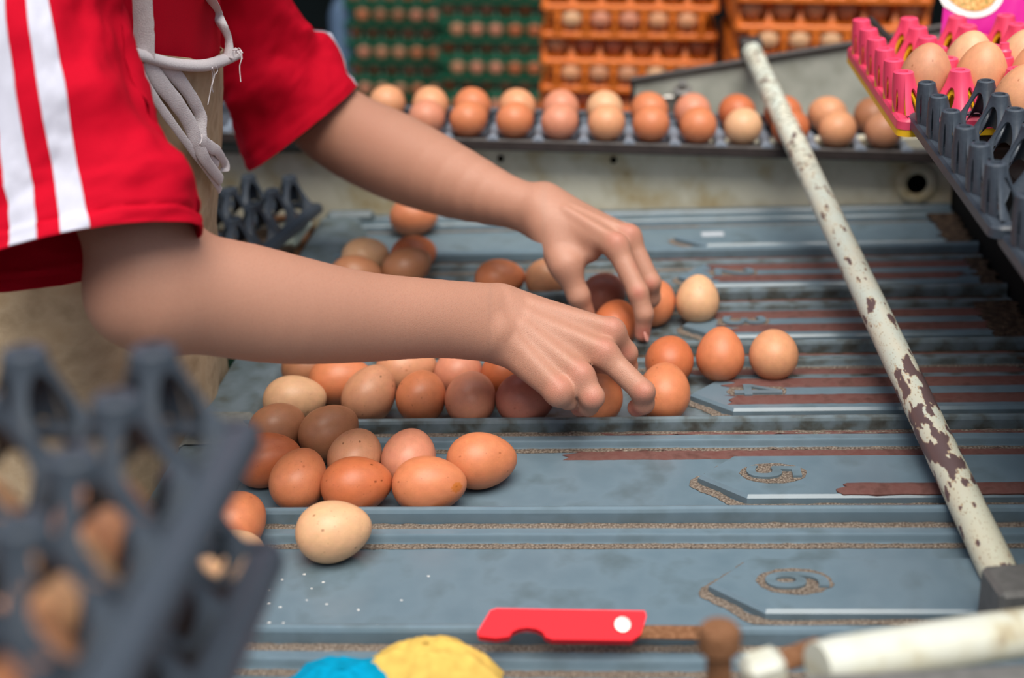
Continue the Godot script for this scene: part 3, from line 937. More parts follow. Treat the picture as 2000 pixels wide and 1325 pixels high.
# a tray of a far stack: posts along its front and its left side, rim and floor; what lies deeper is hidden by the eggs
func slim_tray(label: String, m: Material, where: Transform3D, nx: int, nz: int, group: String) -> void:
	if slim.is_empty():
		slim.rim = rim_soup(0.150, 0.150, 0.012, 0.012, 0.004).mesh(35.0)
		var fl := Soup.new()
		fl.box(Vector3(-0.14, 0.0, -0.14), Vector3(0.14, 0.004, 0.14), 0.0)
		slim.floor = fl.mesh()
	var t := thing("egg_tray", label, "egg tray", where, group)
	part("rim", slim.rim, m, t)
	part("tray_floor", slim.floor, m, t)
	var p := 0.0485
	for i in nx + 1:
		for j in nz + 1:
			if j < nz and i > 0: continue
			var side := [0.4 if i == nx and nx > nz else 1.0, 0.4 if j == nz and nz > nx else 1.0, 0.4 if i == 0 and nx > nz else 1.0, 1.0]
			var key := str(side)
			if not slim.has(key): slim[key] = post_soup(p, 0.040, side, [0.30, 0.55, 0.32], false, false, 0.0052, 0.005).mesh(48.0)
			part("post", slim[key], m, t, at((i - nx / 2.0) * p, 0, (j - nz / 2.0) * p))

func build_trays() -> void:
	var w_pink := [0.22, 0.52, 0.26]
	var w_big := [0.33, 0.52, 0.36]
	# pink tray on a yellow one
	var px := 0.0475
	tray("yellow plastic egg tray directly under the pink one on the shelf", M.tray_yellow, at(0.226 + 0.008 + 3 * px, 0.2270, -1.196 - 0.036 - 2.5 * px), 6, 5, px, 0.0445, w_pink, "", 0.0066)
	var pk := tray("bright pink plastic egg tray holding pale eggs, on the yellow tray", M.tray_pink, at(0.226 + 0.008 + 3 * px, 0.2330, -1.196 - 0.036 - 2.5 * px), 6, 5, px, 0.045, w_pink)
	for c in [[2, 4], [4, 2]]:
		var s := Soup.new()
		s.lathe(PackedVector2Array([Vector2(0, 0.040), Vector2(0.0065, 0.042), Vector2(0.0065, 0.048), Vector2(0.0045, 0.050), Vector2(0.0040, 0.055), Vector2(0, 0.0555)]), 14)
		part("locating_peg", s.mesh(), M.tray_pink, pk, at((c[0] - 3.0) * px, 0.003, (c[1] - 2.5) * px))
	var o := pk.position
	var pe := [[0, 4, 3, "pinkish tan egg nearest the front left corner of the pink tray"], [1, 4, 7, "light orange egg in the front row of the pink tray, right of the pinkish one"], [1, 3, 4, "pale egg in the second row of the pink tray, behind the light orange one"], [2, 3, 4, "pale egg behind the second row of the pink tray, under the noodle packet"], [2, 4, 7, "spotted light orange egg at the picture's right edge in the pink tray"]]
	for e in pe:
		egg(o + Vector3((e[0] - 2.5) * px, 0.036, (e[1] - 2.0) * px), 0.0445, 0.058, 0, 82, e[2], 0, e[3], "eggs in the pink tray")
	# the two black trays in front of it
	var b1 := tray("black plastic egg tray in front of the pink tray, with one egg at its right", M.tray_black, at(0.236 + 0.008 + 3 * px, 0.2350, -0.932 - 0.012 - 2.5 * px), 6, 5, px, 0.045, w_big, "", 0.0070)
	var s2 := Soup.new()
	s2.lathe(PackedVector2Array([Vector2(0, 0.040), Vector2(0.0065, 0.042), Vector2(0.0065, 0.049), Vector2(0.0042, 0.051), Vector2(0.0038, 0.057), Vector2(0, 0.0575)]), 14)
	part("locating_peg", s2.mesh(), M.tray_black, b1, at(-px * 1.0, 0.003, -px * 1.5))
	egg(b1.position + Vector3(-px * 1.5, 0.036, -px * 2.0), 0.0445, 0.057, 0, 80, 7, 0, "light orange egg standing in the black tray in front of the pink tray")
	tray("empty black plastic egg tray nearest the viewer on the right-hand shelf", M.tray_black, at(0.243 + 0.008 + 3 * px, 0.2300, -0.905 + 2.5 * px + 0.016), 6, 5, px, 0.045, w_big, "", 0.0070)
	# empty black tray on the ledge at the left
	var lp := 0.054
	var turn := Basis(Vector3.UP, deg_to_rad(-10))
	var corner := Vector3(-0.4149, 0.0770, -1.6475) + Vector3(0, -0.047, 0)      # the tray's far right post
	tray("empty black egg tray lying on the dirty ledge behind the apron", M.tray_black, Transform3D(turn, corner - turn * Vector3(2.0 * lp, 0, -2.5 * lp)), 4, 5, lp, 0.046, [0.33, 0.50, 0.38])
	# stack in the foreground: an empty tray over one full of eggs, on a stand
	var fp := 0.050
	var squash := Basis.from_scale(Vector3(1.04, 1.0, 0.88))
	var far_right := Vector3(-0.187, 0.300, -0.497)
	tray("blurred empty black egg tray close to the viewer at lower left", M.tray_black, Transform3D(squash, far_right + squash * Vector3(-2.5 * fp, 0, 3.0 * fp)), 5, 6, fp, 0.045, [0.36, 0.52, 0.39])
	var f2 := tray("blurred black egg tray holding eggs under the nearest empty tray", M.tray_black, Transform3D(squash, far_right + Vector3(0.004, -0.054, 0.003) + squash * Vector3(-2.5 * fp, 0, 3.0 * fp)), 5, 6, fp, 0.045, [0.33, 0.52, 0.36])
	for i in 5:
		for j in 5:
			if i == 1 and j == 2: continue
			egg(f2.position + squash * Vector3((i - 2.0) * fp, 0.030, (j - 2.5) * fp), 0.043, 0.056, 0, 84, [3, 4, 7, 0][(i * 3 + j) % 4], 0, "egg in the blurred lower black tray, %s row from back, %s from right" % [["first", "second", "third", "fourth", "fifth"][j], ["fifth", "fourth", "third", "second", "first"][i]], "eggs in the blurred black tray")
	var st := thing("tray_stand", "dark steel stand carrying the blurred black trays", "stand")
	var s := Soup.new()
	s.box(Vector3(-0.45, 0.228, -0.500), Vector3(-0.165, 0.2395, -0.20), 0.002)
	part("stand_top", s.mesh(), M.dark_steel, st)
	for x in [-0.438, -0.202]:
		for z in [-0.462, -0.218]:
			s = Soup.new()
			s.box(Vector3(x - 0.01, -0.90, z - 0.01), Vector3(x + 0.01, 0.229, z + 0.01), 0.002)
			part("leg", s.mesh(), M.dark_steel, st)

func build_stacks() -> void:
	var ord := ["first", "second", "third", "fourth", "fifth", "sixth"]
	var defs := [
		["orange", M.tray_orange, "left orange stack", Vector3(0.0, 0.0825, -2.570), 0.0460, -3, 2, 5, [4, 3, 7, 5]],
		["orange", M.tray_orange, "right orange stack", Vector3(0.3139, 0.1182, -2.2410) + Vector3(0, 0, -0.15), 0.0445, -2, 1, 6, [4, 7, 3, 4]],
		["green", M.tray_green, "left green stack", Vector3(-0.6133, -0.1409, -3.7903) + Vector3(0, 0, -0.15), 0.0500, -5, 1, 5, [0, 3, 5, 2]],
		["green", M.tray_green, "right green stack", Vector3(-0.3309, -0.0966, -3.5626) + Vector3(0, 0, -0.15), 0.0480, -5, 1, 6, [3, 2, 1, 5]],
	]
	for d in defs:
		var up := Basis(Vector3(0, 0, 1), deg_to_rad(TILT))
		var bench_top := 0.0
		for k in range(d[5], d[6] + 1):
			var n := 5 if (posmod(k, 2) == 0) == (d[7] == 5) else 6
			var pos: Vector3 = d[3] + up * Vector3(0, d[4] * k, 0)
			var lay: int = k - d[5]
			slim_tray("%s egg tray, %s from the bottom of the %s behind the conveyor" % [d[0], ["first", "second", "third", "fourth", "fifth", "sixth", "seventh", "eighth"][lay], d[2]], d[1], Transform3D(up, pos), n, 11 - n, "trays of the " + d[2])
			for i in n:
				var tone: int = d[8][(i * 3 + posmod(k, 5) * 2 + i / 2) % 4]
				var q := pos + up * Vector3((i - (n - 1) / 2.0) * 0.0485, 0.0285, (11 - n) * 0.0485 / 2 - 0.014)
				egg(q, 0.043, 0.042 if d[0] == "x" else 0.046, 0, 86, tone, 0, "egg %s from the left in the %s tray up of the %s" % [ord[i], ["first", "second", "third", "fourth", "fifth", "sixth", "seventh", "eighth"][lay], d[2]], "eggs showing in the " + d[2])
		var foot: Vector3 = d[3] + up * Vector3(0, d[4] * d[5] - 0.0056, 0)
		var bn := thing("tray_bench", "wooden bench under the %s" % d[2], "bench", Transform3D(up, foot))
		var s := Soup.new()
		s.box(Vector3(-0.148, -0.03, -0.148), Vector3(0.148, 0, 0.148), 0.002)
		part("bench_top", s.mesh(), M.wood, bn)
		var drop: float = foot.y + 0.90
		for x in [-0.125, 0.125]:
			for z in [-0.125, 0.125]:
				s = Soup.new()
				s.box(Vector3(x - 0.02, -drop - x * 0.05, z - 0.02), Vector3(x + 0.02, -0.028, z + 0.02), 0.002)
				part("leg", s.mesh(), M.wood, bn)

# ------------------------------------------------------------------ eggs
var egg_shape: ArrayMesh
func egg_mesh() -> ArrayMesh:
	if egg_shape: return egg_shape
	var v := PackedVector3Array()
	var nn := PackedVector3Array()
	var uv := PackedVector2Array()
	var ix := PackedInt32Array()
	var nu := 48
	var nv := 32
	var rad := func(t: float) -> float: return 0.5 * sqrt(maxf(0.0, 1.0 - t * t)) * (1.0 - 0.13 * t - 0.02 * t * t)
	for j in nv + 1:
		var b := PI * j / nv
		var t := -cos(b)
		var r: float = rad.call(t)
		var dr: float = (rad.call(minf(t + 0.001, 0.99999)) - rad.call(maxf(t - 0.001, -0.99999)))
		var dy := 0.5 * (minf(t + 0.001, 0.99999) - maxf(t - 0.001, -0.99999))
		for i in nu + 1:
			var a := TAU * i / nu
			v.append(Vector3(r * cos(a), 0.5 * t, r * sin(a)))
			var n2 := Vector2(dy, -dr).normalized()
			if j == 0: n2 = Vector2(0, -1)
			if j == nv: n2 = Vector2(0, 1)
			nn.append(Vector3(n2.x * cos(a), n2.y, n2.x * sin(a)))
			uv.append(Vector2(float(i) / nu, float(j) / nv))
	for j in nv:
		for i in nu:
			var q := j * (nu + 1) + i
			for k in [q, q + 1, q + nu + 1, q + 1, q + nu + 2, q + nu + 1]: ix.append(k)
	var arr := []
	arr.resize(Mesh.ARRAY_MAX)
	arr[Mesh.ARRAY_VERTEX] = v
	arr[Mesh.ARRAY_NORMAL] = nn
	arr[Mesh.ARRAY_TEX_UV] = uv
	arr[Mesh.ARRAY_INDEX] = ix
	egg_shape = ArrayMesh.new()
	egg_shape.add_surface_from_arrays(Mesh.PRIMITIVE_TRIANGLES, arr)
	return egg_shape

var egg_count := 0
func egg(p: Vector3, d: float, l: float, yaw: float, pitch: float, tone: int, tex: int, label: String, group := "") -> void:
	# yaw 0: the pointed end along +x; 90: away from the viewer; pitch lifts the pointed end
	var y := deg_to_rad(yaw)
	var pi := deg_to_rad(pitch)
	var axis := Vector3(cos(y) * cos(pi), sin(pi), -sin(y) * cos(pi))
	var side := axis.cross(Vector3(0.31, 0.9, 0.27)).normalized()
	var b := Basis(side, axis, side.cross(axis))
	egg_count += 1
	b = b * Basis(Vector3.UP, egg_count * 2.4)
	b = b * Basis.from_scale(Vector3(d, l, d))
	solo("egg", egg_mesh(), M.eggs[tex][tone], label, "egg", Transform3D(b, p), group)

func build_table_eggs() -> void:
	var rows := [
		[Vector3(-0.2230, 0.0231, -0.9006), 0.0460, 0.0570, 12, 6, 4, 1, "pale tan speckled egg lying alone on the front lane below the number 6 row"],
		[Vector3(-0.3015, 0.0230, -0.9152), 0.0460, 0.0570, 70, 0, 0, 0, "orange egg at the front lane's left end, half hidden by the blurred black tray"],
		[Vector3(-0.2930, 0.0210, -0.8667), 0.0420, 0.0540, 40, 0, 4, 0, "pale egg peeking out lowest behind the blurred black tray's right edge"],
		[Vector3(-0.3006, 0.0226, -1.0156), 0.0450, 0.0580, 12, 8, 1, 0, "deep orange egg lying lengthwise at the left end of the number 5 lane"],
		[Vector3(-0.2665, 0.0230, -0.9822), 0.0445, 0.0560, 78, 20, 0, 1, "orange egg, blunt end to the front, against the lip left of the reddish one"],
		[Vector3(-0.2276, 0.0222, -1.0205), 0.0440, 0.0560, 80, 10, 3, 1, "tan egg with black specks, between two orange eggs in the number 5 lane"],
		[Vector3(-0.2181, 0.0228, -0.9714), 0.0455, 0.0570, 20, 0, 1, 1, "reddish orange egg against the lip, just behind the pale speckled egg"],
		[Vector3(-0.1831, 0.0222, -1.0193), 0.0440, 0.0570, 85, 10, 5, 0, "pinkish orange egg resting behind the lip egg that has a yellow stain"],
		[Vector3(-0.1606, 0.0225, -0.9720), 0.0450, 0.0590, 6, 0, 0, 2, "orange egg with a yellow stain on its right end, against the lip"],
		[Vector3(-0.1227, 0.0231, -1.0102), 0.0460, 0.0580, 20, -6, 0, 0, "large orange egg at the right end of the cluster in the number 5 lane"],
		[Vector3(-0.3019, 0.0260, -1.0649), 0.0440, 0.0560, 60, 0, 2, 0, "dull brown egg in the left corner under the taped rail"],
		[Vector3(-0.2561, 0.0264, -1.0578), 0.0445, 0.0560, 50, 10, 2, 0, "dull brown egg behind the smudged tan egg, right of the one by the tape"],
		[Vector3(-0.3016, 0.0225, -1.1281), 0.0450, 0.0570, 15, 0, 4, 0, "pale orange egg nearest the tape patch in the lane under the forearm"],
		[Vector3(-0.2671, 0.0230, -1.1689), 0.0460, 0.0600, 10, 0, 0, 0, "orange egg lying lengthwise behind the pale orange one, under the forearm"],
		[Vector3(-0.2346, 0.0251, -1.1337), 0.0460, 0.0580, 60, 35, 3, 1, "shiny tan egg tilted up, second from the left against the lip under the forearm"],
		[Vector3(-0.1884, 0.0224, -1.1353), 0.0445, 0.0560, 88, 8, 0, 1, "orange egg end-on, between the shiny tan egg and the pinkish egg"],
		[Vector3(-0.1435, 0.0226, -1.1304), 0.0450, 0.0570, 86, 8, 5, 0, "pinkish egg end-on, between the orange one and the dusky one beside the hand"],
		[Vector3(-0.0933, 0.0237, -1.1270), 0.0470, 0.0580, 35, 10, 6, 0, "dusky pink egg half under the near hand's little finger"],
		[Vector3(-0.0317, 0.0226, -1.1284), 0.0450, 0.0570, 80, 5, 0, 0, "orange egg under the near hand's ring finger"],
		[Vector3(0.0265, 0.0241, -1.1359), 0.0460, 0.0570, 85, 25, 0, 0, "orange egg touched by the near hand's middle finger"],
		[Vector3(-0.2099, 0.0230, -1.1913), 0.0460, 0.0580, 20, 0, 3, 1, "tan spotted egg behind the end-on orange egg, top hidden by the forearm"],
		[Vector3(-0.1603, 0.0220, -1.1859), 0.0440, 0.0550, 85, 0, 5, 0, "pink egg second from the right in the rear row under the forearm"],
		[Vector3(-0.1156, 0.0225, -1.1819), 0.0450, 0.0550, 80, 0, 1, 0, "deep orange egg in the rear row, touching the near wrist"],
		[Vector3(-0.3020, 0.0215, -1.2014), 0.0430, 0.0560, 20, 0, 2, 0, "brown egg in the corner by the rail, almost hidden by the forearm"],
		[Vector3(0.0333, 0.0251, -1.2009), 0.0440, 0.0560, 80, 5, 1, 0, "deep orange egg just behind the one the middle finger touches"],
		[Vector3(0.0796, 0.0287, -1.2040), 0.0440, 0.0510, 80, 60, 0, 0, "orange egg standing on end, middle of the three by the number 4 tag"],
		[Vector3(0.1283, 0.0264, -1.2087), 0.0445, 0.0550, 85, 10, 7, 0, "light orange egg farthest right of the three by the number 4 tag"],
		[Vector3(0.0655, 0.0272, -1.3462), 0.0435, 0.0500, 80, 60, 4, 0, "pale tan egg standing alone right of the far hand"],
		[Vector3(0.0218, 0.0225, -1.3518), 0.0440, 0.0570, 75, 15, 0, 0, "orange egg behind the far hand's bent middle finger"],
		[Vector3(-0.0166, 0.0228, -1.2954), 0.0440, 0.0560, 80, 20, 1, 0, "bright orange egg held between the far hand's thumb and index finger"],
		[Vector3(-0.0293, 0.0220, -1.3783), 0.0440, 0.0560, 60, 0, 6, 0, "dusky pink egg under the palm of the far hand"],
		[Vector3(-0.0871, 0.0220, -1.4263), 0.0440, 0.0560, 20, 0, 7, 0, "light orange egg left of the far hand's thumb, above the near wrist"],
		[Vector3(-0.1416, 0.0220, -1.4263), 0.0440, 0.0560, 20, 0, 0, 0, "orange egg whose top just shows above the near forearm by the wrist"],
		[Vector3(-0.2653, 0.0230, -1.6443), 0.0460, 0.0590, 5, 0, 0, 0, "orange egg lying lengthwise alone in the last lane below the far forearm"],
		[Vector3(-0.3012, 0.0225, -1.5041), 0.0450, 0.0560, 30, 0, 4, 0, "pale tan egg by the rail in the group of four above the near forearm"],
		[Vector3(-0.2465, 0.0220, -1.5103), 0.0440, 0.0560, 40, 0, 1, 0, "reddish egg rearmost in the group of four above the near forearm"],
		[Vector3(-0.2480, 0.0234, -1.4628), 0.0450, 0.0580, 20, 20, 2, 0, "brown egg foremost right in the group of four above the near forearm"],
		[Vector3(-0.3020, 0.0225, -1.4440), 0.0450, 0.0580, 10, 0, 2, 0, "orange brown egg cut by the near forearm, left in the group of four"],
	]
	for r in rows:
		egg(r[0], r[1], r[2], r[3], r[4], r[5], r[6], r[7], "eggs on the sorting lanes")

# ------------------------------------------------------------------ the worker
# A body is a field of round cones joined smoothly; group 0 is the trunk of the limb, every other group a finger that blends only with it.
class Field:
	var a := PackedVector3Array()
	var ba := PackedVector3Array()
	var il := PackedFloat32Array()
	var ra := PackedFloat32Array()
	var dr := PackedFloat32Array()
	var kk := PackedFloat32Array()
	var limb_of := PackedInt32Array()     # cones of one limb share a number and meet without swelling
	var limbs := 0
	var groups: Array[PackedInt32Array] = [PackedInt32Array()]
	var join := PackedFloat32Array([0.0])
	func group(k: float) -> int:
		groups.append(PackedInt32Array())
		join.append(k)
		return groups.size() - 1
	func cone(g: int, p: Vector3, q: Vector3, r0: float, r1: float, k: float) -> void:
		groups[g].append(a.size())
		a.append(p)
		ba.append(q - p)
		il.append(1.0 / maxf((q - p).length_squared(), 1e-9))
		ra.append(r0)
		dr.append(r1 - r0)
		kk.append(k)
		limbs += 1
		limb_of.append(limbs)
	func limb(g: int, pts: Array, rad: Array, k: float) -> void:
		var c := Curve3D.new()
		for i in pts.size():
			var d: Vector3 = (pts[mini(i + 1, pts.size() - 1)] - pts[maxi(i - 1, 0)]) / 6.0
			c.add_point(pts[i], -d, d)
		var n := (pts.size() - 1) * 3
		var last := Vector3.ZERO
		var last_r := 0.0
		for i in n + 1:
			var q := i / 3.0
			var j := mini(int(q), pts.size() - 2)
			var r := cubic_interpolate(rad[j], rad[j + 1], rad[maxi(j - 1, 0)], rad[mini(j + 2, pts.size() - 1)], q - j)
			var p := c.samplef(q)
			if i > 0:
				cone(g, last, p, last_r, r, k)
				if i > 1:
					limbs -= 1
					limb_of[limb_of.size() - 1] = limbs
			last = p
			last_r = r
	func chain(g: int, pts: Array, rad: Array, k: float) -> void:
		for i in pts.size() - 1: cone(g, pts[i], pts[i + 1], rad[i], rad[i + 1], k)
	func one(p: Vector3, i: int) -> float:
		var pa := p - a[i]
		var t := clampf(pa.dot(ba[i]) * il[i], 0.0, 1.0)
		return (pa - ba[i] * t).length() - ra[i] - dr[i] * t
	func of(p: Vector3, act: Array) -> float:
		var base := 1e3
		var l0: PackedInt32Array = act[0]
		var at := 0
		while at < l0.size():
			var i := l0[at]
			var d := one(p, i)
			at += 1
			while at < l0.size() and limb_of[l0[at]] == limb_of[i]:
				d = minf(d, one(p, l0[at]))
				at += 1
			var k := kk[i]
			var h := maxf(k - absf(base - d), 0.0) / k
			base = minf(base, d) - h * h * k * 0.25
		var out := base
		for g in range(1, act.size()):
			if act[g].is_empty(): continue
			var f := 1e3
			for i in act[g]:
				var d := one(p, i)
				var k: float = kk[i]
				var h := maxf(k - absf(f - d), 0.0) / k
				f = minf(f, d) - h * h * k * 0.25
			var k2 := join[g]
			var h2 := maxf(k2 - absf(base - f), 0.0) / k2
			out = minf(out, minf(base, f) - h2 * h2 * k2 * 0.25)
		return out
	func near(p: Vector3, reach: float) -> Array:
		var act := []
		for g in groups:
			var l := PackedInt32Array()
			for i in g:
				if one(p, i) < reach: l.append(i)
			act.append(l)
		return act

class BodySurface:
	var v := PackedVector3Array()
	var n := PackedVector3Array()
	var c := PackedColorArray()
	var ix := PackedInt32Array()
	var base := Color(0.6, 0.33, 0.22)
	var warm := []     # [point, radius, colour]
	func nets(f: Field, lo: Vector3, hi: Vector3, cell: float) -> void:   # surface nets over a box, visiting only blocks near the surface
		var s := (hi - lo) / cell
		var nx := int(ceil(s.x)) + 1
		var ny := int(ceil(s.y)) + 1
		var nz := int(ceil(s.z)) + 1
		var val := PackedFloat32Array()
		val.resize(nx * ny * nz)
		val.fill(1e3)
		var at := PackedInt32Array()
		at.resize(nx * ny * nz)
		at.fill(-1)
		var bs := 7
		var half := cell * bs * 0.87
		var jobs := []
		var all := []
		for g in f.groups: all.append(g)
		for bx in range(0, nx - 1, bs):
			for by in range(0, ny - 1, bs):
				for bz in range(0, nz - 1, bs):
					var mid := lo + Vector3(bx + bs / 2.0, by + bs / 2.0, bz + bs / 2.0) * cell
					var d := f.of(mid, all)
					if absf(d) > half + cell + 0.006: continue
					var act := f.near(mid, absf(d) + 2.0 * half + 0.03)
					jobs.append([bx, by, bz, act])
					for i in range(bx, mini(bx + bs + 1, nx)):
						for j in range(by, mini(by + bs + 1, ny)):
							for k in range(bz, mini(bz + bs + 1, nz)):
								var q := (i * ny + j) * nz + k
								if val[q] > 1e2: val[q] = f.of(lo + Vector3(i, j, k) * cell, act)
		var off := [0, 1, nz, nz + 1, ny * nz, ny * nz + 1, ny * nz + nz, ny * nz + nz + 1]
		var pos := [Vector3(0, 0, 0), Vector3(0, 0, 1), Vector3(0, 1, 0), Vector3(0, 1, 1), Vector3(1, 0, 0), Vector3(1, 0, 1), Vector3(1, 1, 0), Vector3(1, 1, 1)]
		var edges := [[0, 1], [2, 3], [4, 5], [6, 7], [0, 2], [1, 3], [4, 6], [5, 7], [0, 4], [1, 5], [2, 6], [3, 7]]
		var h := cell * 0.35
		for job in jobs:
			for i in range(job[0], mini(job[0] + bs, nx - 1)):
				for j in range(job[1], mini(job[1] + bs, ny - 1)):
					for k in range(job[2], mini(job[2] + bs, nz - 1)):
						var q := (i * ny + j) * nz + k
						if at[q] >= 0: continue
						var m := 0
						for o in 8:
							if val[q + off[o]] < 0.0: m += 1
						if m == 0 or m == 8: continue
						var sum := Vector3.ZERO
						var cnt := 0
						for e in edges:
							var d0 := val[q + off[e[0]]]
							var d1 := val[q + off[e[1]]]
							if (d0 < 0.0) != (d1 < 0.0):
								sum += pos[e[0]].lerp(pos[e[1]], d0 / (d0 - d1))
								cnt += 1
						var p: Vector3 = lo + (Vector3(i, j, k) + sum / cnt) * cell
						var act: Array = job[3]
						var g := Vector3(1, -1, -1) * f.of(p + Vector3(h, -h, -h), act) + Vector3(-1, -1, 1) * f.of(p + Vector3(-h, -h, h), act) + Vector3(-1, 1, -1) * f.of(p + Vector3(-h, h, -h), act) + Vector3(1, 1, 1) * f.of(p + Vector3(h, h, h), act)
						at[q] = v.size()
						v.append(p)
						n.append(g.normalized())
						var col := base
						for w in warm:
							var dd: float = p.distance_squared_to(w[0]) / (w[1] * w[1])
							if dd < 4.0: col = col.lerp(w[2], exp(-dd * 1.5))
						c.append(col)
		for job in jobs:
			for i in range(maxi(job[0], 1), mini(job[0] + bs, nx - 1)):
				for j in range(maxi(job[1], 1), mini(job[1] + bs, ny - 1)):
					for k in range(maxi(job[2], 1), mini(job[2] + bs, nz - 1)):
						var q := (i * ny + j) * nz + k
						if at[q] < 0: continue
						var inside := val[q] < 0.0
						for e in [[ny * nz, nz, 1], [nz, 1, ny * nz], [1, ny * nz, nz]]:
							if inside == (val[q + e[0]] < 0.0): continue
							var q0: int = at[q]
							var q1: int = at[q - e[1]]
							var q2: int = at[q - e[1] - e[2]]
							var q3: int = at[q - e[2]]
							if q1 < 0 or q2 < 0 or q3 < 0: continue
							var l := [q0, q1, q2, q0, q2, q3] if not inside else [q0, q2, q1, q0, q3, q2]
							for x in l: ix.append(x)
	func mesh() -> ArrayMesh:
		var arr := []
		arr.resize(Mesh.ARRAY_MAX)
		arr[Mesh.ARRAY_VERTEX] = v
		arr[Mesh.ARRAY_NORMAL] = n
		arr[Mesh.ARRAY_COLOR] = c
		arr[Mesh.ARRAY_INDEX] = ix
		var m := ArrayMesh.new()
		m.add_surface_from_arrays(Mesh.PRIMITIVE_TRIANGLES, arr)
		return m

# rows of (height, middle x, half depth, half width) of the clothed trunk
const TRUNK := [[-0.82, -0.56, 0.150, 0.21], [-0.45, -0.55, 0.145, 0.20], [-0.20, -0.53, 0.125, 0.175], [0.0, -0.502, 0.105, 0.165], [0.15, -0.488, 0.105, 0.165], [0.30, -0.468, 0.11, 0.17], [0.42, -0.455, 0.115, 0.175], [0.55, -0.43, 0.105, 0.19], [0.66, -0.415, 0.07, 0.12]]

func trunk(ang: float, y: float, off: float) -> Vector3:   # ang 0 faces the lanes, 90 degrees faces the viewer
	var i := 0
	while i < TRUNK.size() - 2 and y > TRUNK[i + 1][0]: i += 1
	var t := clampf((y - TRUNK[i][0]) / (TRUNK[i + 1][0] - TRUNK[i][0]), 0, 1)
	var m := lerpf(TRUNK[i][1], TRUNK[i + 1][1], t)
	var a := lerpf(TRUNK[i][2], TRUNK[i + 1][2], t) + off
	var b := lerpf(TRUNK[i][3], TRUNK[i + 1][3], t) + off
	return Vector3(m + a * cos(ang), y, -1.16 + b * sin(ang))

# a sleeve through stations [middle, half width to the right, half depth towards the viewer]
func sleeve_point(st: Array, ang: float, v: float, off: float, sd: float) -> Vector3:
	var q := clampf(v * (st.size() - 2) + 1.0, 0.0, st.size() - 1.0)     # v below 0 climbs from the sleeve to the shoulder
	var i := mini(int(q), st.size() - 2)
	var t := q - i
	var r := []
	for k in 3:
		var p0: Vector3 = st[maxi(i - 1, 0)][k]
		var p1: Vector3 = st[i][k]
		var p2: Vector3 = st[i + 1][k]
		var p3: Vector3 = st[mini(i + 2, st.size() - 1)][k]
		r.append(p1.cubic_interpolate(p2, p0, p3, t))
	var dir: Vector3 = (r[1] * cos(ang) + r[2] * sin(ang))
	# folds that run down and across the sleeve, fading towards the stitched hem
	var fold := 0.0060 * sin(3.0 * ang + 7.0 * v + sd) * smoothstep(1.0, 0.55, v) + 0.0055 * sin(7.0 * v - 2.0 * ang + 2.0 * sd + 2.5 * noise.get_noise_2d(v * 2.0, ang * 0.6 + sd)) * smoothstep(1.02, 0.7, v)
	fold += 0.0030 * noise.get_noise_3d(cos(ang) * 2.2, v * 5.0, sin(ang) * 2.2 + sd)
	if v > 0.905: fold += 0.0016      # the turned-up hem
	if v > 0.895 and v < 0.91: fold -= 0.0008
	return r[0] + dir + dir.normalized() * (fold + off)

func ribbon(pts: Array, side: Array, n: int, thick: float, curl := 0.0) -> Soup:   # a flat band: centre line and half-width vectors
	var s := Soup.new()
	var f := func(u: float, v: float) -> Vector3:
		var q := v * (pts.size() - 1)
		var i := mini(int(q), pts.size() - 2)
		var t := q - i
		var p: Vector3 = pts[i].cubic_interpolate(pts[i + 1], pts[maxi(i - 1, 0)], pts[mini(i + 2, pts.size() - 1)], t)
		var sidev: Vector3 = side[mini(i, side.size() - 1)].lerp(side[mini(i + 1, side.size() - 1)], t)
		var dir: Vector3 = (pts[i + 1] - pts[i]).normalized()
		var nrm := dir.cross(sidev).normalized()
		var w := u * 2.0 - 1.0
		return p + sidev * (w + 0.06 * noise.get_noise_2d(v * 60.0, w * 3.0)) + nrm * (curl * (w * w - 0.4) + 0.0006 * noise.get_noise_2d(v * 25.0, w * 4.0))
	s.grid(8, n, f, thick)
	return s

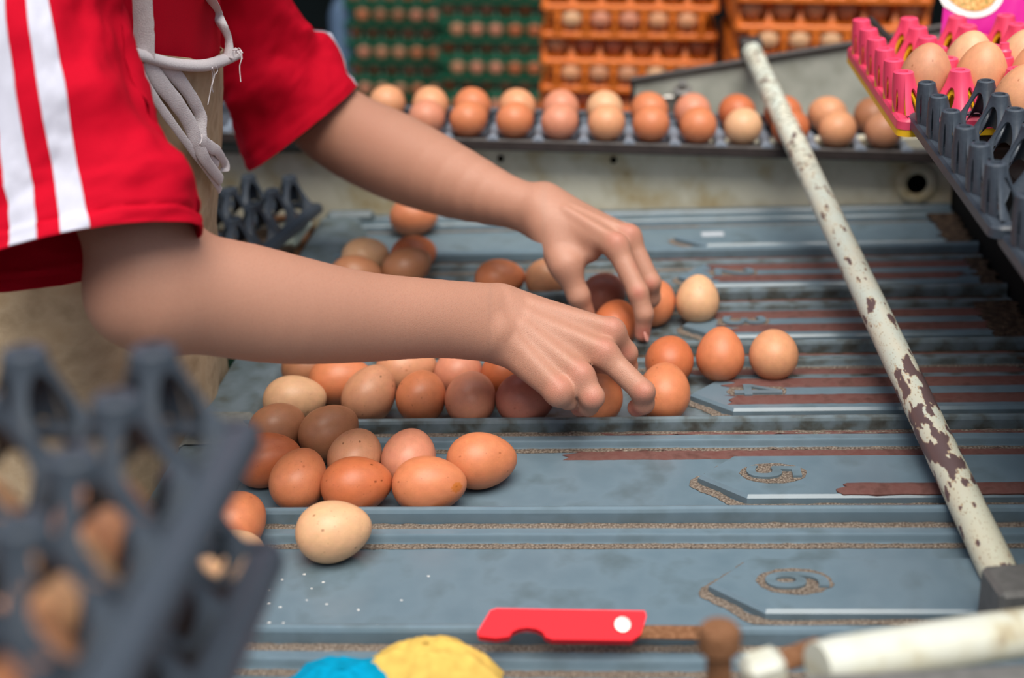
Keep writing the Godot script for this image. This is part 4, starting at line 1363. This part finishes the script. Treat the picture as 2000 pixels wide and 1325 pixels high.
func build_person() -> void:
	var root := thing("person", "person in red short-sleeved shirt and beige apron reaching both bare arms over the eggs", "person", at(-0.55, -0.88, -1.16))
	var off := at(0.55, 0.88, 1.16)
	var sk := BodySurface.new()
	sk.base = c8(188, 140, 118).srgb_to_linear()
	var knuckle := c8(190, 124, 106).srgb_to_linear()
	var tip := c8(194, 118, 104).srgb_to_linear()
	var toward := Vector3(0.085, 0.391, 0.917)     # out of the picture, along the viewer's line of sight
	var back := (toward + Vector3(0, 0.9, 0)).normalized()

	# --- near arm (the right one) and hand
	var f := Field.new()
	f.limb(0, [Vector3(-0.437, 0.490, -1.04), Vector3(-0.3997, 0.4286, -0.9817), Vector3(-0.3589, 0.3087, -0.9234), Vector3(-0.3363, 0.2577, -0.9037), Vector3(-0.3339, 0.2200, -0.8988)], [0.030, 0.034, 0.035, 0.0390, 0.0375], 0.02)
	f.limb(0, [Vector3(-0.3303, 0.2248, -0.9012), Vector3(-0.3148, 0.2193, -0.9079), Vector3(-0.2776, 0.2013, -0.9397), Vector3(-0.2351, 0.1764, -0.9766), Vector3(-0.2034, 0.1576, -1.0097), Vector3(-0.1618, 0.1407, -1.0500), Vector3(-0.1152, 0.1209, -1.0972)], [0.0360, 0.0355, 0.0330, 0.0290, 0.0262, 0.0228, 0.0205], 0.02)
	f.limb(0, [Vector3(-0.3304, 0.2163, -0.8975), Vector3(-0.2924, 0.1943, -0.9211), Vector3(-0.2533, 0.1729, -0.9516), Vector3(-0.2096, 0.1501, -0.9950), Vector3(-0.1579, 0.1258, -1.0440), Vector3(-0.1142, 0.1016, -1.0782)], [0.0360, 0.0345, 0.0335, 0.0295, 0.0245, 0.0205], 0.02)
	f.cone(0, Vector3(-0.3428, 0.2149, -0.8882), Vector3(-0.3305, 0.2085, -0.8942), 0.0255, 0.030, 0.02)
	f.cone(0, Vector3(-0.1129, 0.1109, -1.0691), Vector3(-0.1104, 0.1116, -1.0696), 0.0115, 0.0105, 0.010)    # the wrist bone
	var rc1 := Vector3(-0.1054, 0.1167, -1.1061)
	var rc2 := Vector3(-0.1064, 0.1091, -1.0930)
	var rc3 := Vector3(-0.1085, 0.1002, -1.0813)
	var rm := [Vector3(-0.0183, 0.0906, -1.1118), Vector3(-0.0242, 0.0806, -1.0884), Vector3(-0.0436, 0.0697, -1.0667), Vector3(-0.0615, 0.0614, -1.0550)]
	f.cone(0, rc1, rm[0], 0.0180, 0.0112, 0.010)
	f.cone(0, rc1.lerp(rc2, 0.6), rm[1], 0.0180, 0.0112, 0.010)
	f.cone(0, rc2, rm[2], 0.0180, 0.0108, 0.010)
	f.cone(0, rc3, rm[3], 0.0178, 0.0102, 0.010)
	f.cone(0, Vector3(-0.1019, 0.1080, -1.1125), Vector3(-0.0581, 0.0844, -1.1393), 0.0165, 0.0150, 0.012)
	f.cone(0, Vector3(-0.0809, 0.0911, -1.1127), Vector3(-0.0507, 0.0725, -1.1054), 0.0180, 0.0150, 0.012)
	for i in 4:     # knuckles and the tendons that lead to them
		var w0: Vector3 = [rc1, rc1.lerp(rc2, 0.6), rc2, rc3][i]
		f.cone(0, rm[i] + back * 0.0030, rm[i] + back * 0.0032, 0.0100, 0.0100, 0.006)
		f.cone(0, w0.lerp(rm[i], 0.25) + back * 0.0142, rm[i] + back * 0.0092, 0.0022, 0.0030, 0.009)
	var g := f.group(0.007)
	f.chain(g, [rm[0], Vector3(-0.0061, 0.0688, -1.1178), Vector3(-0.0054, 0.0521, -1.1271), Vector3(-0.0132, 0.0397, -1.1353)], [0.0105, 0.0095, 0.0085, 0.0075], 0.004)
	g = f.group(0.007)
	f.chain(g, [rm[1], Vector3(0.0076, 0.0543, -1.0703), Vector3(0.0080, 0.0417, -1.0748), Vector3(0.0020, 0.0341, -1.0819)], [0.0105, 0.0097, 0.0086, 0.0078], 0.004)
	f.cone(g, Vector3(0.0084, 0.0576, -1.0653), Vector3(0.0089, 0.0572, -1.0651), 0.0074, 0.0074, 0.004)
	g = f.group(0.007)
	f.chain(g, [rm[2], Vector3(-0.0340, 0.0566, -1.0566), Vector3(-0.0383, 0.0440, -1.0682), Vector3(-0.0457, 0.0362, -1.0795)], [0.0103, 0.0098, 0.0090, 0.0080], 0.004)
	g = f.group(0.007)
	f.chain(g, [rm[3], Vector3(-0.0541, 0.0517, -1.0635), Vector3(-0.0507, 0.0418, -1.0781)], [0.0098, 0.0085, 0.0075], 0.004)
	g = f.group(0.010)
	f.chain(g, [Vector3(-0.0582, 0.0820, -1.1393), Vector3(-0.0389, 0.0524, -1.1394), Vector3(-0.0222, 0.0347, -1.1378)], [0.0130, 0.0105, 0.0090], 0.005)
	for p in rm: sk.warm.append([p + back * 0.010, 0.011, knuckle])
	for p in [Vector3(0.0076, 0.0586, -1.0612), Vector3(-0.0060, 0.0732, -1.1077), Vector3(-0.0337, 0.0601, -1.0493)]: sk.warm.append([p, 0.010, knuckle])
	for p in [Vector3(0.0020, 0.0360, -1.0751), Vector3(-0.0454, 0.0397, -1.0723)]: sk.warm.append([p, 0.012, tip])
	var cut := -0.118
	sk.nets(f, Vector3(-0.50, 0.06, -1.20), Vector3(cut + 0.0045, 0.54, -0.80), 0.0045)
	sk.nets(f, Vector3(cut, -0.005, -1.23), Vector3(0.045, 0.165, -1.00), 0.0021)

	# --- far arm (the left one) and hand
	var e := Field.new()
	e.limb(0, [Vector3(-0.455, 0.470, -1.29), Vector3(-0.4168, 0.3538, -1.4555), Vector3(-0.3733, 0.2273, -1.5202), Vector3(-0.3231, 0.1730, -1.5126), Vector3(-0.2509, 0.1505, -1.4627), Vector3(-0.1802, 0.1374, -1.4048), Vector3(-0.1273, 0.1286, -1.3677), Vector3(-0.0950, 0.1248, -1.3506)], [0.024, 0.030, 0.039, 0.0450, 0.0465, 0.0375, 0.0268, 0.0238], 0.02)
	e.cone(0, Vector3(-0.1006, 0.1152, -1.3525), Vector3(-0.0669, 0.0844, -1.3054), 0.0155, 0.0122, 0.012)
	var lw := Vector3(-0.0866, 0.1275, -1.3481)
	var lm := [Vector3(-0.0152, 0.1033, -1.2953), Vector3(-0.0029, 0.1031, -1.3204), Vector3(-0.0019, 0.0961, -1.3437), Vector3(-0.0082, 0.0851, -1.3635)]
	for i in 4: e.cone(0, lw + Vector3(0, 0, -0.004 * i), lm[i], 0.0178, [0.0112, 0.0110, 0.0106, 0.0100][i], 0.010)
	e.cone(0, Vector3(-0.0873, 0.1229, -1.3395), Vector3(-0.0639, 0.0822, -1.3025), 0.0172, 0.0130, 0.010)
	e.cone(0, Vector3(-0.0797, 0.1136, -1.3319), Vector3(-0.0419, 0.0933, -1.3115), 0.0190, 0.0120, 0.012)
	for i in 2:
		e.cone(0, lm[i] + back * 0.0026, lm[i] + back * 0.0028, 0.0102, 0.0102, 0.006)
		e.cone(0, lw.lerp(lm[i], 0.3) + back * 0.0150, lm[i] + back * 0.0096, 0.0022, 0.0028, 0.007)
	g = e.group(0.008)
	e.chain(g, [lm[0], Vector3(0.0052, 0.0656, -1.2691), Vector3(0.0108, 0.0457, -1.2633), Vector3(0.0091, 0.0243, -1.2639)], [0.0108, 0.0098, 0.0088, 0.0076], 0.004)
	g = e.group(0.008)
	e.chain(g, [lm[1], Vector3(0.0179, 0.0628, -1.3018), Vector3(0.0184, 0.0442, -1.3081), Vector3(0.0113, 0.0304, -1.3158)], [0.0106, 0.0096, 0.0086, 0.0076], 0.004)
	g = e.group(0.008)
	e.chain(g, [lm[2], Vector3(0.0138, 0.0548, -1.3330), Vector3(0.0137, 0.0332, -1.3390), Vector3(0.0048, 0.0212, -1.3418)], [0.0102, 0.0092, 0.0084, 0.0074], 0.004)
	g = e.group(0.008)
	e.chain(g, [lm[3], Vector3(0.0058, 0.0452, -1.3587), Vector3(0.0035, 0.0252, -1.3598)], [0.0096, 0.0084, 0.0072], 0.004)
	g = e.group(0.012)
	e.chain(g, [Vector3(-0.0649, 0.0822, -1.3025), Vector3(-0.0525, 0.0526, -1.2954), Vector3(-0.0448, 0.0276, -1.3007)], [0.0130, 0.0108, 0.0088], 0.005)
	for i in 2: sk.warm.append([lm[i] + back * 0.010, 0.011, knuckle])
	for p in [Vector3(0.0052, 0.0692, -1.2598), Vector3(0.0178, 0.0650, -1.2919), Vector3(0.0085, 0.0909, -1.2791)]: sk.warm.append([p, 0.008, knuckle])
	sk.warm.append([Vector3(0.0105, 0.0268, -1.2553), 0.013, tip])
	cut = -0.088
	sk.nets(e, Vector3(-0.52, 0.10, -1.62), Vector3(cut + 0.005, 0.53, -1.24), 0.005)
	sk.nets(e, Vector3(cut, -0.005, -1.43), Vector3(0.05, 0.185, -1.24), 0.0022)

	# --- trunk, head and legs, mostly under the clothes or above the picture
	var b := Field.new()
	for z in [-0.055, 0.055]:
		b.cone(0, Vector3(-0.535, -0.25, -1.16 + z), Vector3(-0.46, 0.42, -1.16 + z), 0.085, 0.085, 0.04)
		b.chain(0, [Vector3(-0.54, -0.25, -1.16 + z * 1.6), Vector3(-0.53, -0.55, -1.16 + z * 1.6), Vector3(-0.56, -0.80, -1.16 + z * 1.6)], [0.075, 0.055, 0.040], 0.03)
		b.cone(0, Vector3(-0.57, -0.835, -1.16 + z * 1.6), Vector3(-0.42, -0.850, -1.16 + z * 1.9), 0.035, 0.026, 0.03)
	b.cone(0, Vector3(-0.440, 0.485, -1.27), Vector3(-0.440, 0.485, -1.05), 0.042, 0.042, 0.06)
	b.cone(0, Vector3(-0.43, 0.52, -1.16), Vector3(-0.37, 0.68, -1.16), 0.055, 0.050, 0.04)
	b.cone(0, Vector3(-0.375, 0.775, -1.16), Vector3(-0.355, 0.80, -1.16), 0.080, 0.078, 0.03)
	b.cone(0, Vector3(-0.335, 0.70, -1.16), Vector3(-0.31, 0.715, -1.16), 0.045, 0.034, 0.04)
	b.cone(0, Vector3(-0.280, 0.775, -1.16), Vector3(-0.262, 0.748, -1.16), 0.010, 0.014, 0.012)
	for z in [-1, 1]:
		b.cone(0, Vector3(-0.372, 0.775, -1.16 + z * 0.080), Vector3(-0.375, 0.745, -1.16 + z * 0.076), 0.016, 0.011, 0.008)
		b.cone(0, Vector3(-0.290, 0.770, -1.16 + z * 0.038), Vector3(-0.288, 0.755, -1.16 + z * 0.042), 0.020, 0.016, 0.015)
	sk.nets(b, Vector3(-0.72, -0.89, -1.44), Vector3(-0.20, 0.92, -0.88), 0.013)
	part("body", sk.mesh(), M.skin, root, off, "bare forearms and hands with tan skin")
	var s := Soup.new()
	s.grid(28, 12, func(u: float, v: float) -> Vector3:
		var a := TAU * u
		var t := v * 1.75
		return Vector3(-0.378 - 0.093 * cos(a) * sin(t), 0.80 + 0.098 * cos(t) - 0.02 * cos(a) * sin(t), -1.16 + 0.094 * sin(a) * sin(t)) - Vector3(0.016, 0, 0), 0.0, true)
	part("hair", s.mesh(), M.hair, root, off)
	var nail := Soup.new()
	nail.lathe(PackedVector2Array([Vector2(0, -0.0005), Vector2(0.0046, 0), Vector2(0.0042, 0.0009), Vector2(0, 0.0013)]), 16)
	part("fingernail", nail.mesh(), M.nail, root, off * Transform3D(Basis(Vector3.UP, 0.4) * Basis(Vector3.RIGHT, 1.25) * Basis(Vector3(0, 0, 1), -0.7) * Basis.from_scale(Vector3(0.85, 1, 1.35)), Vector3(0.0125, 0.0253, -1.2575)))

	# --- shirt
	s = Soup.new()
	s.grid(64, 40, func(u: float, v: float) -> Vector3:
		var ang := -TAU * u
		var y := lerpf(-0.12, 0.66, v)
		return trunk(ang, y, 0.002 + 0.003 * noise.get_noise_3d(cos(ang) * 2.0, y * 6.0, sin(ang) * 2.0) + 0.003 * sin(5.0 * ang + y * 10.0)), 0.0015, true)
	part("shirt_body", s.mesh(60.0), M.shirt, root, off)
	var near_sleeve := [[Vector3(-0.432, 0.530, -1.065), Vector3(0.058, 0.020, 0.0), Vector3(0.0, 0.040, 0.030)], [Vector3(-0.4034, 0.4510, -0.9690), Vector3(0.0548, 0.0055, -0.0074), toward * 0.052 + Vector3(0.0001, 0.0044, -0.0019)], [Vector3(-0.3928, 0.3911, -0.9369), Vector3(0.0538, 0.0080, -0.0084), toward * 0.055 + Vector3(0.0001, 0.0057, -0.0024)], [Vector3(-0.3833, 0.3320, -0.9060), Vector3(0.0682, 0.0110, -0.0110), toward * 0.058 + Vector3(0.0001, 0.0069, -0.0030)], [Vector3(-0.3743, 0.2855, -0.8826), Vector3(0.0791, 0.0127, -0.0127), toward * 0.060 + Vector3(0.0001, 0.0082, -0.0035)], [Vector3(-0.3679, 0.2532, -0.8673), Vector3(0.0817, 0.0141, -0.0136), toward * 0.060 + Vector3(0.0001, 0.0088, -0.0038)]]
	var far_sleeve := [[Vector3(-0.430, 0.500, -1.285), Vector3(0.055, 0.030, 0.0), Vector3(0.0, -0.030, 0.050)], [Vector3(-0.4133, 0.3583, -1.4250), Vector3(0.0488, 0.0260, -0.0156), toward * 0.055], [Vector3(-0.3974, 0.2681, -1.4753), Vector3(0.0479, 0.0345, -0.0192), toward * 0.058 + Vector3(0.0053, -0.0052, 0.0017)], [Vector3(-0.3769, 0.2208, -1.4952), Vector3(0.0546, 0.0381, -0.0213), toward * 0.060 + Vector3(0.0096, -0.0079, 0.0025)], [Vector3(-0.3551, 0.1763, -1.4946), Vector3(0.0579, 0.0394, -0.0222), toward * 0.060 + Vector3(0.0128, -0.0105, 0.0033)]]
	# stripes: the angle of the middle at the top and at the hem, and the half width in radians
	var looks := [[near_sleeve, 1.0, [[1.70, 1.745, 0.105], [1.28, 1.36, 0.105]]], [far_sleeve, 4.0, [[-0.10, -0.02, 0.085], [-0.62, -0.55, 0.10]]]]
	for w in looks:
		var st: Array = w[0]
		var sd: float = w[1]
		s = Soup.new()
		var v0 := -1.0 / (st.size() - 2)
		s.grid(72, 72, func(u: float, v: float) -> Vector3: return sleeve_point(st, TAU * u, lerpf(v0, 1.0, v), 0.0, sd), 0.0016, true)
		var sl := part("sleeve", s.mesh(60.0), M.shirt, root, off)
		for q in w[2]:
			s = Soup.new()
			s.grid(6, 72, func(u: float, v: float) -> Vector3: return sleeve_point(st, lerpf(q[0], q[1], v) + (u - 0.5) * 2.0 * q[2], lerpf(v0, 0.9985, v), 0.0011, sd), 0.0009)
			part("stripe", s.mesh(60.0), M.stripe, sl)
			if sd == 1.0:
				var line := []
				for i in 9: line.append(sleeve_point(st, lerpf(q[0], q[1], 0.905) + (i / 4.0 - 1.0) * q[2], 0.905, 0.0013, sd))
				s = Soup.new()
				s.tube(line, [0.00035], 5)
				part("stitch_line", s.mesh(), M.shirt, sl)
	for z in [-0.095, 0.095]:
		s = Soup.new()
		s.tube([Vector3(-0.54, -0.16, -1.16 + z * 0.8), Vector3(-0.54, -0.30, -1.16 + z), Vector3(-0.53, -0.55, -1.16 + z), Vector3(-0.555, -0.82, -1.16 + z)], [0.095, 0.092, 0.075, 0.060], 20)
		part("trouser_leg", s.mesh(60.0), M.trousers, root, off)
	build_apron(root, off)

func apron_edge(y: float) -> Array:   # angles at which the apron ends: far side, near side
	var t := smoothstep(0.33, 0.02, y)
	return [lerpf(-0.62, -1.7, t), lerpf(0.80, 2.25, smoothstep(0.34, 0.20, y))]

func build_apron(root: Node3D, off: Transform3D) -> void:
	var s := Soup.new()
	s.grid(72, 90, func(u: float, v: float) -> Vector3:
		var edge := lerpf(0.80, -0.62, u)
		var y := lerpf(-0.74, 0.321 + edge * (0.047 if edge > 0 else 0.012), v)
		var e := apron_edge(y)
		var ang := lerpf(e[1], e[0], u)
		var low := smoothstep(0.15, -0.25, y)
		var fold := (0.0035 + 0.010 * low) * sin(9.0 * ang + 2.0 * noise.get_noise_2d(y * 3.0, 1.0)) * (0.3 + 0.7 * low) + 0.004 * noise.get_noise_3d(ang * 1.6, y * 7.0, 3.0) + 0.0022 * sin(26.0 * ang) * smoothstep(0.27, 0.35, y)
		return trunk(ang, y, 0.009 + 0.010 * low + fold), 0.0012)
	var ap := part("apron", s.mesh(60.0), M.apron, root, off)
	# white binding along the top of the bib
	s = Soup.new()
	var top := [Vector3(-0.3681, 0.3543, -1.0365), Vector3(-0.3620, 0.3483, -1.0493), Vector3(-0.3539, 0.3392, -1.0706), Vector3(-0.3467, 0.3310, -1.0980), Vector3(-0.3422, 0.3241, -1.1310), Vector3(-0.3438, 0.3162, -1.1898), Vector3(-0.3351, 0.3189, -1.2027)]
	s.tube(spline(top, 36), [0.0055], 10, 0.75, Vector3(0.6, 0.75, 0.2))
	part("top_binding", s.mesh(60.0), M.cotton, ap)
	# straps up to the neck
	var sd := Vector3(0.0083, -0.0011, -0.0003)
	s = ribbon([Vector3(-0.3653, 0.3488, -1.0472), Vector3(-0.3624, 0.3689, -1.0467), Vector3(-0.3600, 0.3918, -1.0450), Vector3(-0.3558, 0.4291, -1.0411), Vector3(-0.3482, 0.4860, -1.0376), Vector3(-0.365, 0.615, -1.10), Vector3(-0.405, 0.665, -1.095)], [sd, sd, sd, sd], 40, 0.0016, 0.001)
	part("neck_strap", s.mesh(60.0), M.cotton, ap)
	var sd2 := Vector3(0.0046, -0.0014, 0.0002)
	s = ribbon([Vector3(-0.3403, 0.3182, -1.1878), Vector3(-0.3395, 0.3314, -1.1913), Vector3(-0.3426, 0.3463, -1.1864), Vector3(-0.3470, 0.3594, -1.1861), Vector3(-0.3333, 0.3846, -1.1278), Vector3(-0.3315, 0.4262, -1.1119), Vector3(-0.3263, 0.4794, -1.1050), Vector3(-0.360, 0.615, -1.20), Vector3(-0.405, 0.665, -1.215)], [sd2, sd2 * 0.7, sd2 * 1.2, sd2 * 1.3, sd2, sd2], 40, 0.0018, 0.002)
	part("neck_strap", s.mesh(60.0), M.cotton, ap)
	# the loose side bands, bunched and twisted across the bib
	var bands := [
		[[Vector3(-0.3669, 0.3466, -1.0365), Vector3(-0.3650, 0.3265, -1.0458), Vector3(-0.3610, 0.3046, -1.0616), Vector3(-0.3563, 0.2802, -1.0809), Vector3(-0.3533, 0.2551, -1.1055), Vector3(-0.3527, 0.2318, -1.1328), Vector3(-0.3556, 0.2075, -1.1650)], 8.0, 7.0],
		[[Vector3(-0.3640, 0.3463, -1.0482), Vector3(-0.3599, 0.3269, -1.0606), Vector3(-0.3551, 0.3065, -1.0781), Vector3(-0.3517, 0.2859, -1.0936), Vector3(-0.3500, 0.2670, -1.1011), Vector3(-0.3485, 0.2462, -1.1165), Vector3(-0.3516, 0.2186, -1.1586)], 15.0, 10.0],
		[[Vector3(-0.3591, 0.3417, -1.0651), Vector3(-0.3537, 0.3254, -1.0839), Vector3(-0.3504, 0.3042, -1.1038), Vector3(-0.3491, 0.2864, -1.1161), Vector3(-0.3497, 0.2711, -1.1142), Vector3(-0.3495, 0.2584, -1.1163), Vector3(-0.3514, 0.2338, -1.1533)], 14.0, 8.0],
		[[Vector3(-0.3472, 0.2698, -1.1028), Vector3(-0.3461, 0.2598, -1.1188), Vector3(-0.3472, 0.2479, -1.1444), Vector3(-0.3516, 0.2296, -1.1740), Vector3(-0.3526, 0.2213, -1.1758)], 12.0, 9.0],
	]
	for q in bands:
		var pts: Array = q[0]
		var line := spline(pts, 44)
		var rad := []
		for i in line.size():
			var v := i / 44.0
			rad.append(lerpf(q[1], q[2], v) * 0.00050 * (1.0 + 0.16 * noise.get_noise_2d(v * 5.0, q[1])) * smoothstep(-0.25, 0.15, v))
		s = Soup.new()
		s.tube(line, rad, 14, 0.34, Vector3(0.62, 0.30, 0.72))
		part("side_band", s.mesh(60.0), M.cotton, ap)
	# frayed threads at the corner of the bib
	var threads := [[Vector3(-0.3327, 0.3223, -1.1880), Vector3(-0.3271, 0.3191, -1.1817), Vector3(-0.3289, 0.3120, -1.1785), Vector3(-0.3282, 0.3000, -1.1735)], [Vector3(-0.3357, 0.3241, -1.1885), Vector3(-0.3279, 0.3239, -1.1837), Vector3(-0.3267, 0.3175, -1.1811)], [Vector3(-0.3388, 0.3224, -1.1285), Vector3(-0.3394, 0.3139, -1.1329), Vector3(-0.3412, 0.3054, -1.1294), Vector3(-0.3439, 0.2929, -1.1236)], [Vector3(-0.3377, 0.3225, -1.1278), Vector3(-0.3381, 0.3154, -1.1336), Vector3(-0.3398, 0.3074, -1.1282), Vector3(-0.3404, 0.3017, -1.1309)], [Vector3(-0.3345, 0.3208, -1.1872), Vector3(-0.3304, 0.3258, -1.1876), Vector3(-0.3262, 0.3223, -1.1832)], [Vector3(-0.3379, 0.3207, -1.1402), Vector3(-0.3383, 0.3164, -1.1444), Vector3(-0.3388, 0.3145, -1.1375)]]
	for q in threads:
		s = Soup.new()
		s.tube(spline(q, 14), [0.0009, 0.0008, 0.0005], 5)
		part("frayed_thread", s.mesh(), M.cotton, ap)

# ------------------------------------------------------------------ small things
func build_small_things() -> void:
	# red folding knife resting against the lip of the number 6 lane
	var kx := Vector3(-0.1021, 0.0340, -0.7646)
	var ky := Vector3(0.0058, 0.0278, -0.7719)
	var along := (ky - kx).normalized()
	var out := Vector3(0.0, 0.80, 0.60)
	out = (out - along * along.dot(out)).normalized()
	var wide := out.cross(along).normalized()
	var kb := Basis(along, out, -wide)
	# local x along the handle, y out of its face, z down the face
	kb = Basis(along, out, along.cross(out))
	var mid := (kx + ky) / 2
	var kn := thing("folding_knife", "red plastic handled folding knife lying on the lip of the nearest lane", "knife", Transform3D(kb, mid))
	var L := (ky - kx).length() / 2
	var out_line := PackedVector2Array([Vector2(-L, 0.006), Vector2(-L + 0.001, 0.0085), Vector2(-L + 0.012, 0.0098), Vector2(-L + 0.020, 0.0085)])
	for i in 7:
		var a := PI * i / 6.0
		out_line.append(Vector2(-L + 0.032 - 0.0115 * cos(a), 0.0085 - 0.0060 * sin(a)))
	out_line.append_array(PackedVector2Array([Vector2(-L + 0.048, 0.0102), Vector2(L - 0.010, 0.0102), Vector2(L - 0.004, 0.006), Vector2(L, -0.006), Vector2(L - 0.001, -0.0095), Vector2(-L + 0.012, -0.0100), Vector2(-L + 0.008, -0.0085)]))
	var s := Soup.new()
	s.prism(out_line, -0.0045, 0.0045, Transform3D(), 0.0010)
	part("handle", s.mesh(30.0), M.red_plastic, kn)
	s = Soup.new()
	s.lathe(PackedVector2Array([Vector2(0, 0.0040), Vector2(0.0052, 0.0042), Vector2(0.0050, 0.0056), Vector2(0.0026, 0.0060), Vector2(0.0022, 0.0052), Vector2(0, 0.0052)]), 20, at(L - 0.0155, 0, 0.000))
	part("rivet", s.mesh(), M.steel, kn)
	s = Soup.new()
	s.prism(PackedVector2Array([Vector2(L - 0.014, 0.0072), Vector2(L + 0.048, 0.0080), Vector2(L + 0.060, 0.0010), Vector2(L + 0.048, -0.0012), Vector2(L - 0.014, -0.0010)]), -0.0010, 0.0010)
	part("blade", s.mesh(), M.rust, kn)
	# rags
	var rag := func(u: float, v: float, c: Vector3, rx: float, rz: float, h: float, sd: float) -> Vector3:
		var a := TAU * u
		var r := (0.05 + 0.95 * v) * (1.0 + 0.22 * noise.get_noise_2d(cos(a) * 2.0 + sd, sin(a) * 2.0))
		var y := h * pow(1.0 - v * v, 0.8) + 0.005 * noise.get_noise_3d(cos(a) * r * 2.0 + sd, sin(a) * r * 2.0, sd) + 0.0015 * sin(3.0 * a + 4.0 * v + sd) * v
		return c + Vector3(r * rx * cos(a), maxf(y, 0.0008), r * rz * sin(a))
	s = Soup.new()
	s.grid(48, 20, func(u: float, v: float) -> Vector3: return rag.call(u, v, Vector3(-0.1317, 0.0100, -0.7359), 0.046, 0.032, 0.030, 3.0), 0.002, true)
	solo("yellow_rag", s.mesh(70.0), M.yellow_cloth, "crumpled yellow cloth on the nearest lane, right of the blue cloth", "cloth")
	s = Soup.new()
	s.grid(48, 20, func(u: float, v: float) -> Vector3: return rag.call(u, v, Vector3(-0.1821, 0.0100, -0.7182), 0.046, 0.034, 0.024, 8.0), 0.002, true)
	solo("blue_rag", s.mesh(70.0), M.blue_cloth, "crumpled bright blue cloth on the nearest lane, left of the yellow cloth", "cloth")
	# noodle packet behind the pink tray
	var pc := Vector3(0.4039, 0.2958, -1.6049)
	var nb := Basis.from_euler(Vector3(deg_to_rad(-30), deg_to_rad(12), deg_to_rad(-14)))
	var pk := thing("noodle_packet", "shiny pink noodle packet with a picture of a white bowl, behind the pale eggs", "packet", Transform3D(nb, pc))
	var pillow := func(x: float, y: float) -> float: return 0.014 * pow(maxf(0.0, (1.0 - pow(absf(x), 3.0)) * (1.0 - pow(absf(y), 3.0))), 0.6)
	for sgn in [1.0, -1.0]:
		s = Soup.new()
		s.grid(24, 24, func(u: float, v: float) -> Vector3:
			var x := u * 2.0 - 1.0
			var y := v * 2.0 - 1.0
			return Vector3(x * 0.062, y * 0.085, sgn * (0.0003 + pillow.call(x, y) + 0.0015 * noise.get_noise_2d(x * 5.0, y * 5.0) * (1.0 - absf(x)))) if sgn > 0 else Vector3(-x * 0.062, y * 0.085, -(0.0003 + pillow.call(x, y))))
		part("foil_side", s.mesh(60.0), M.foil, pk)
	for d in [[0.034, 0.0010, "printed_bowl", M.white_print], [0.027, 0.0018, "printed_noodles", M.noodles]]:
		s = Soup.new()
		var rr: float = d[0]
		s.grid(36, 6, func(u: float, v: float) -> Vector3:
			var x := rr * v * cos(TAU * u) - 0.036
			var y := rr * v * sin(TAU * u) * 0.95 - 0.026
			return Vector3(x, y, 0.0003 + d[1] + pillow.call(x / 0.062, y / 0.085)), 0.0, true)
		part(d[2], s.mesh(60.0), d[3], pk)
	# broken pale clip on the ledge
	s = Soup.new()
	var q := Vector3(-0.4020, 0.0040, -1.5898) + Vector3(0, 0.008, 0)
	s.xbox(Transform3D(Basis(Vector3.UP, deg_to_rad(60)) * Basis(Vector3(0, 0, 1), 0.5), q + Vector3(0.010, 0.012, 0.004)), Vector3(0.040, 0.006, 0.009), 0.002)
	s.xbox(Transform3D(Basis(Vector3.UP, deg_to_rad(25)), q + Vector3(-0.012, 0.003, 0.010)), Vector3(0.036, 0.005, 0.016), 0.002)
	s.xbox(Transform3D(Basis(Vector3.UP, deg_to_rad(130)) * Basis(Vector3(0, 0, 1), 0.9), q + Vector3(-0.006, 0.012, -0.002)), Vector3(0.026, 0.006, 0.010), 0.002)
	s.xbox(Transform3D(Basis(Vector3.UP, deg_to_rad(100)), q + Vector3(0.0, 0.004, 0.0)), Vector3(0.022, 0.008, 0.014), 0.002)
	solo("broken_clip", s.mesh(), M.pale_clip, "pale green broken plastic clip on the dirty ledge beside the grey rail", "clip")
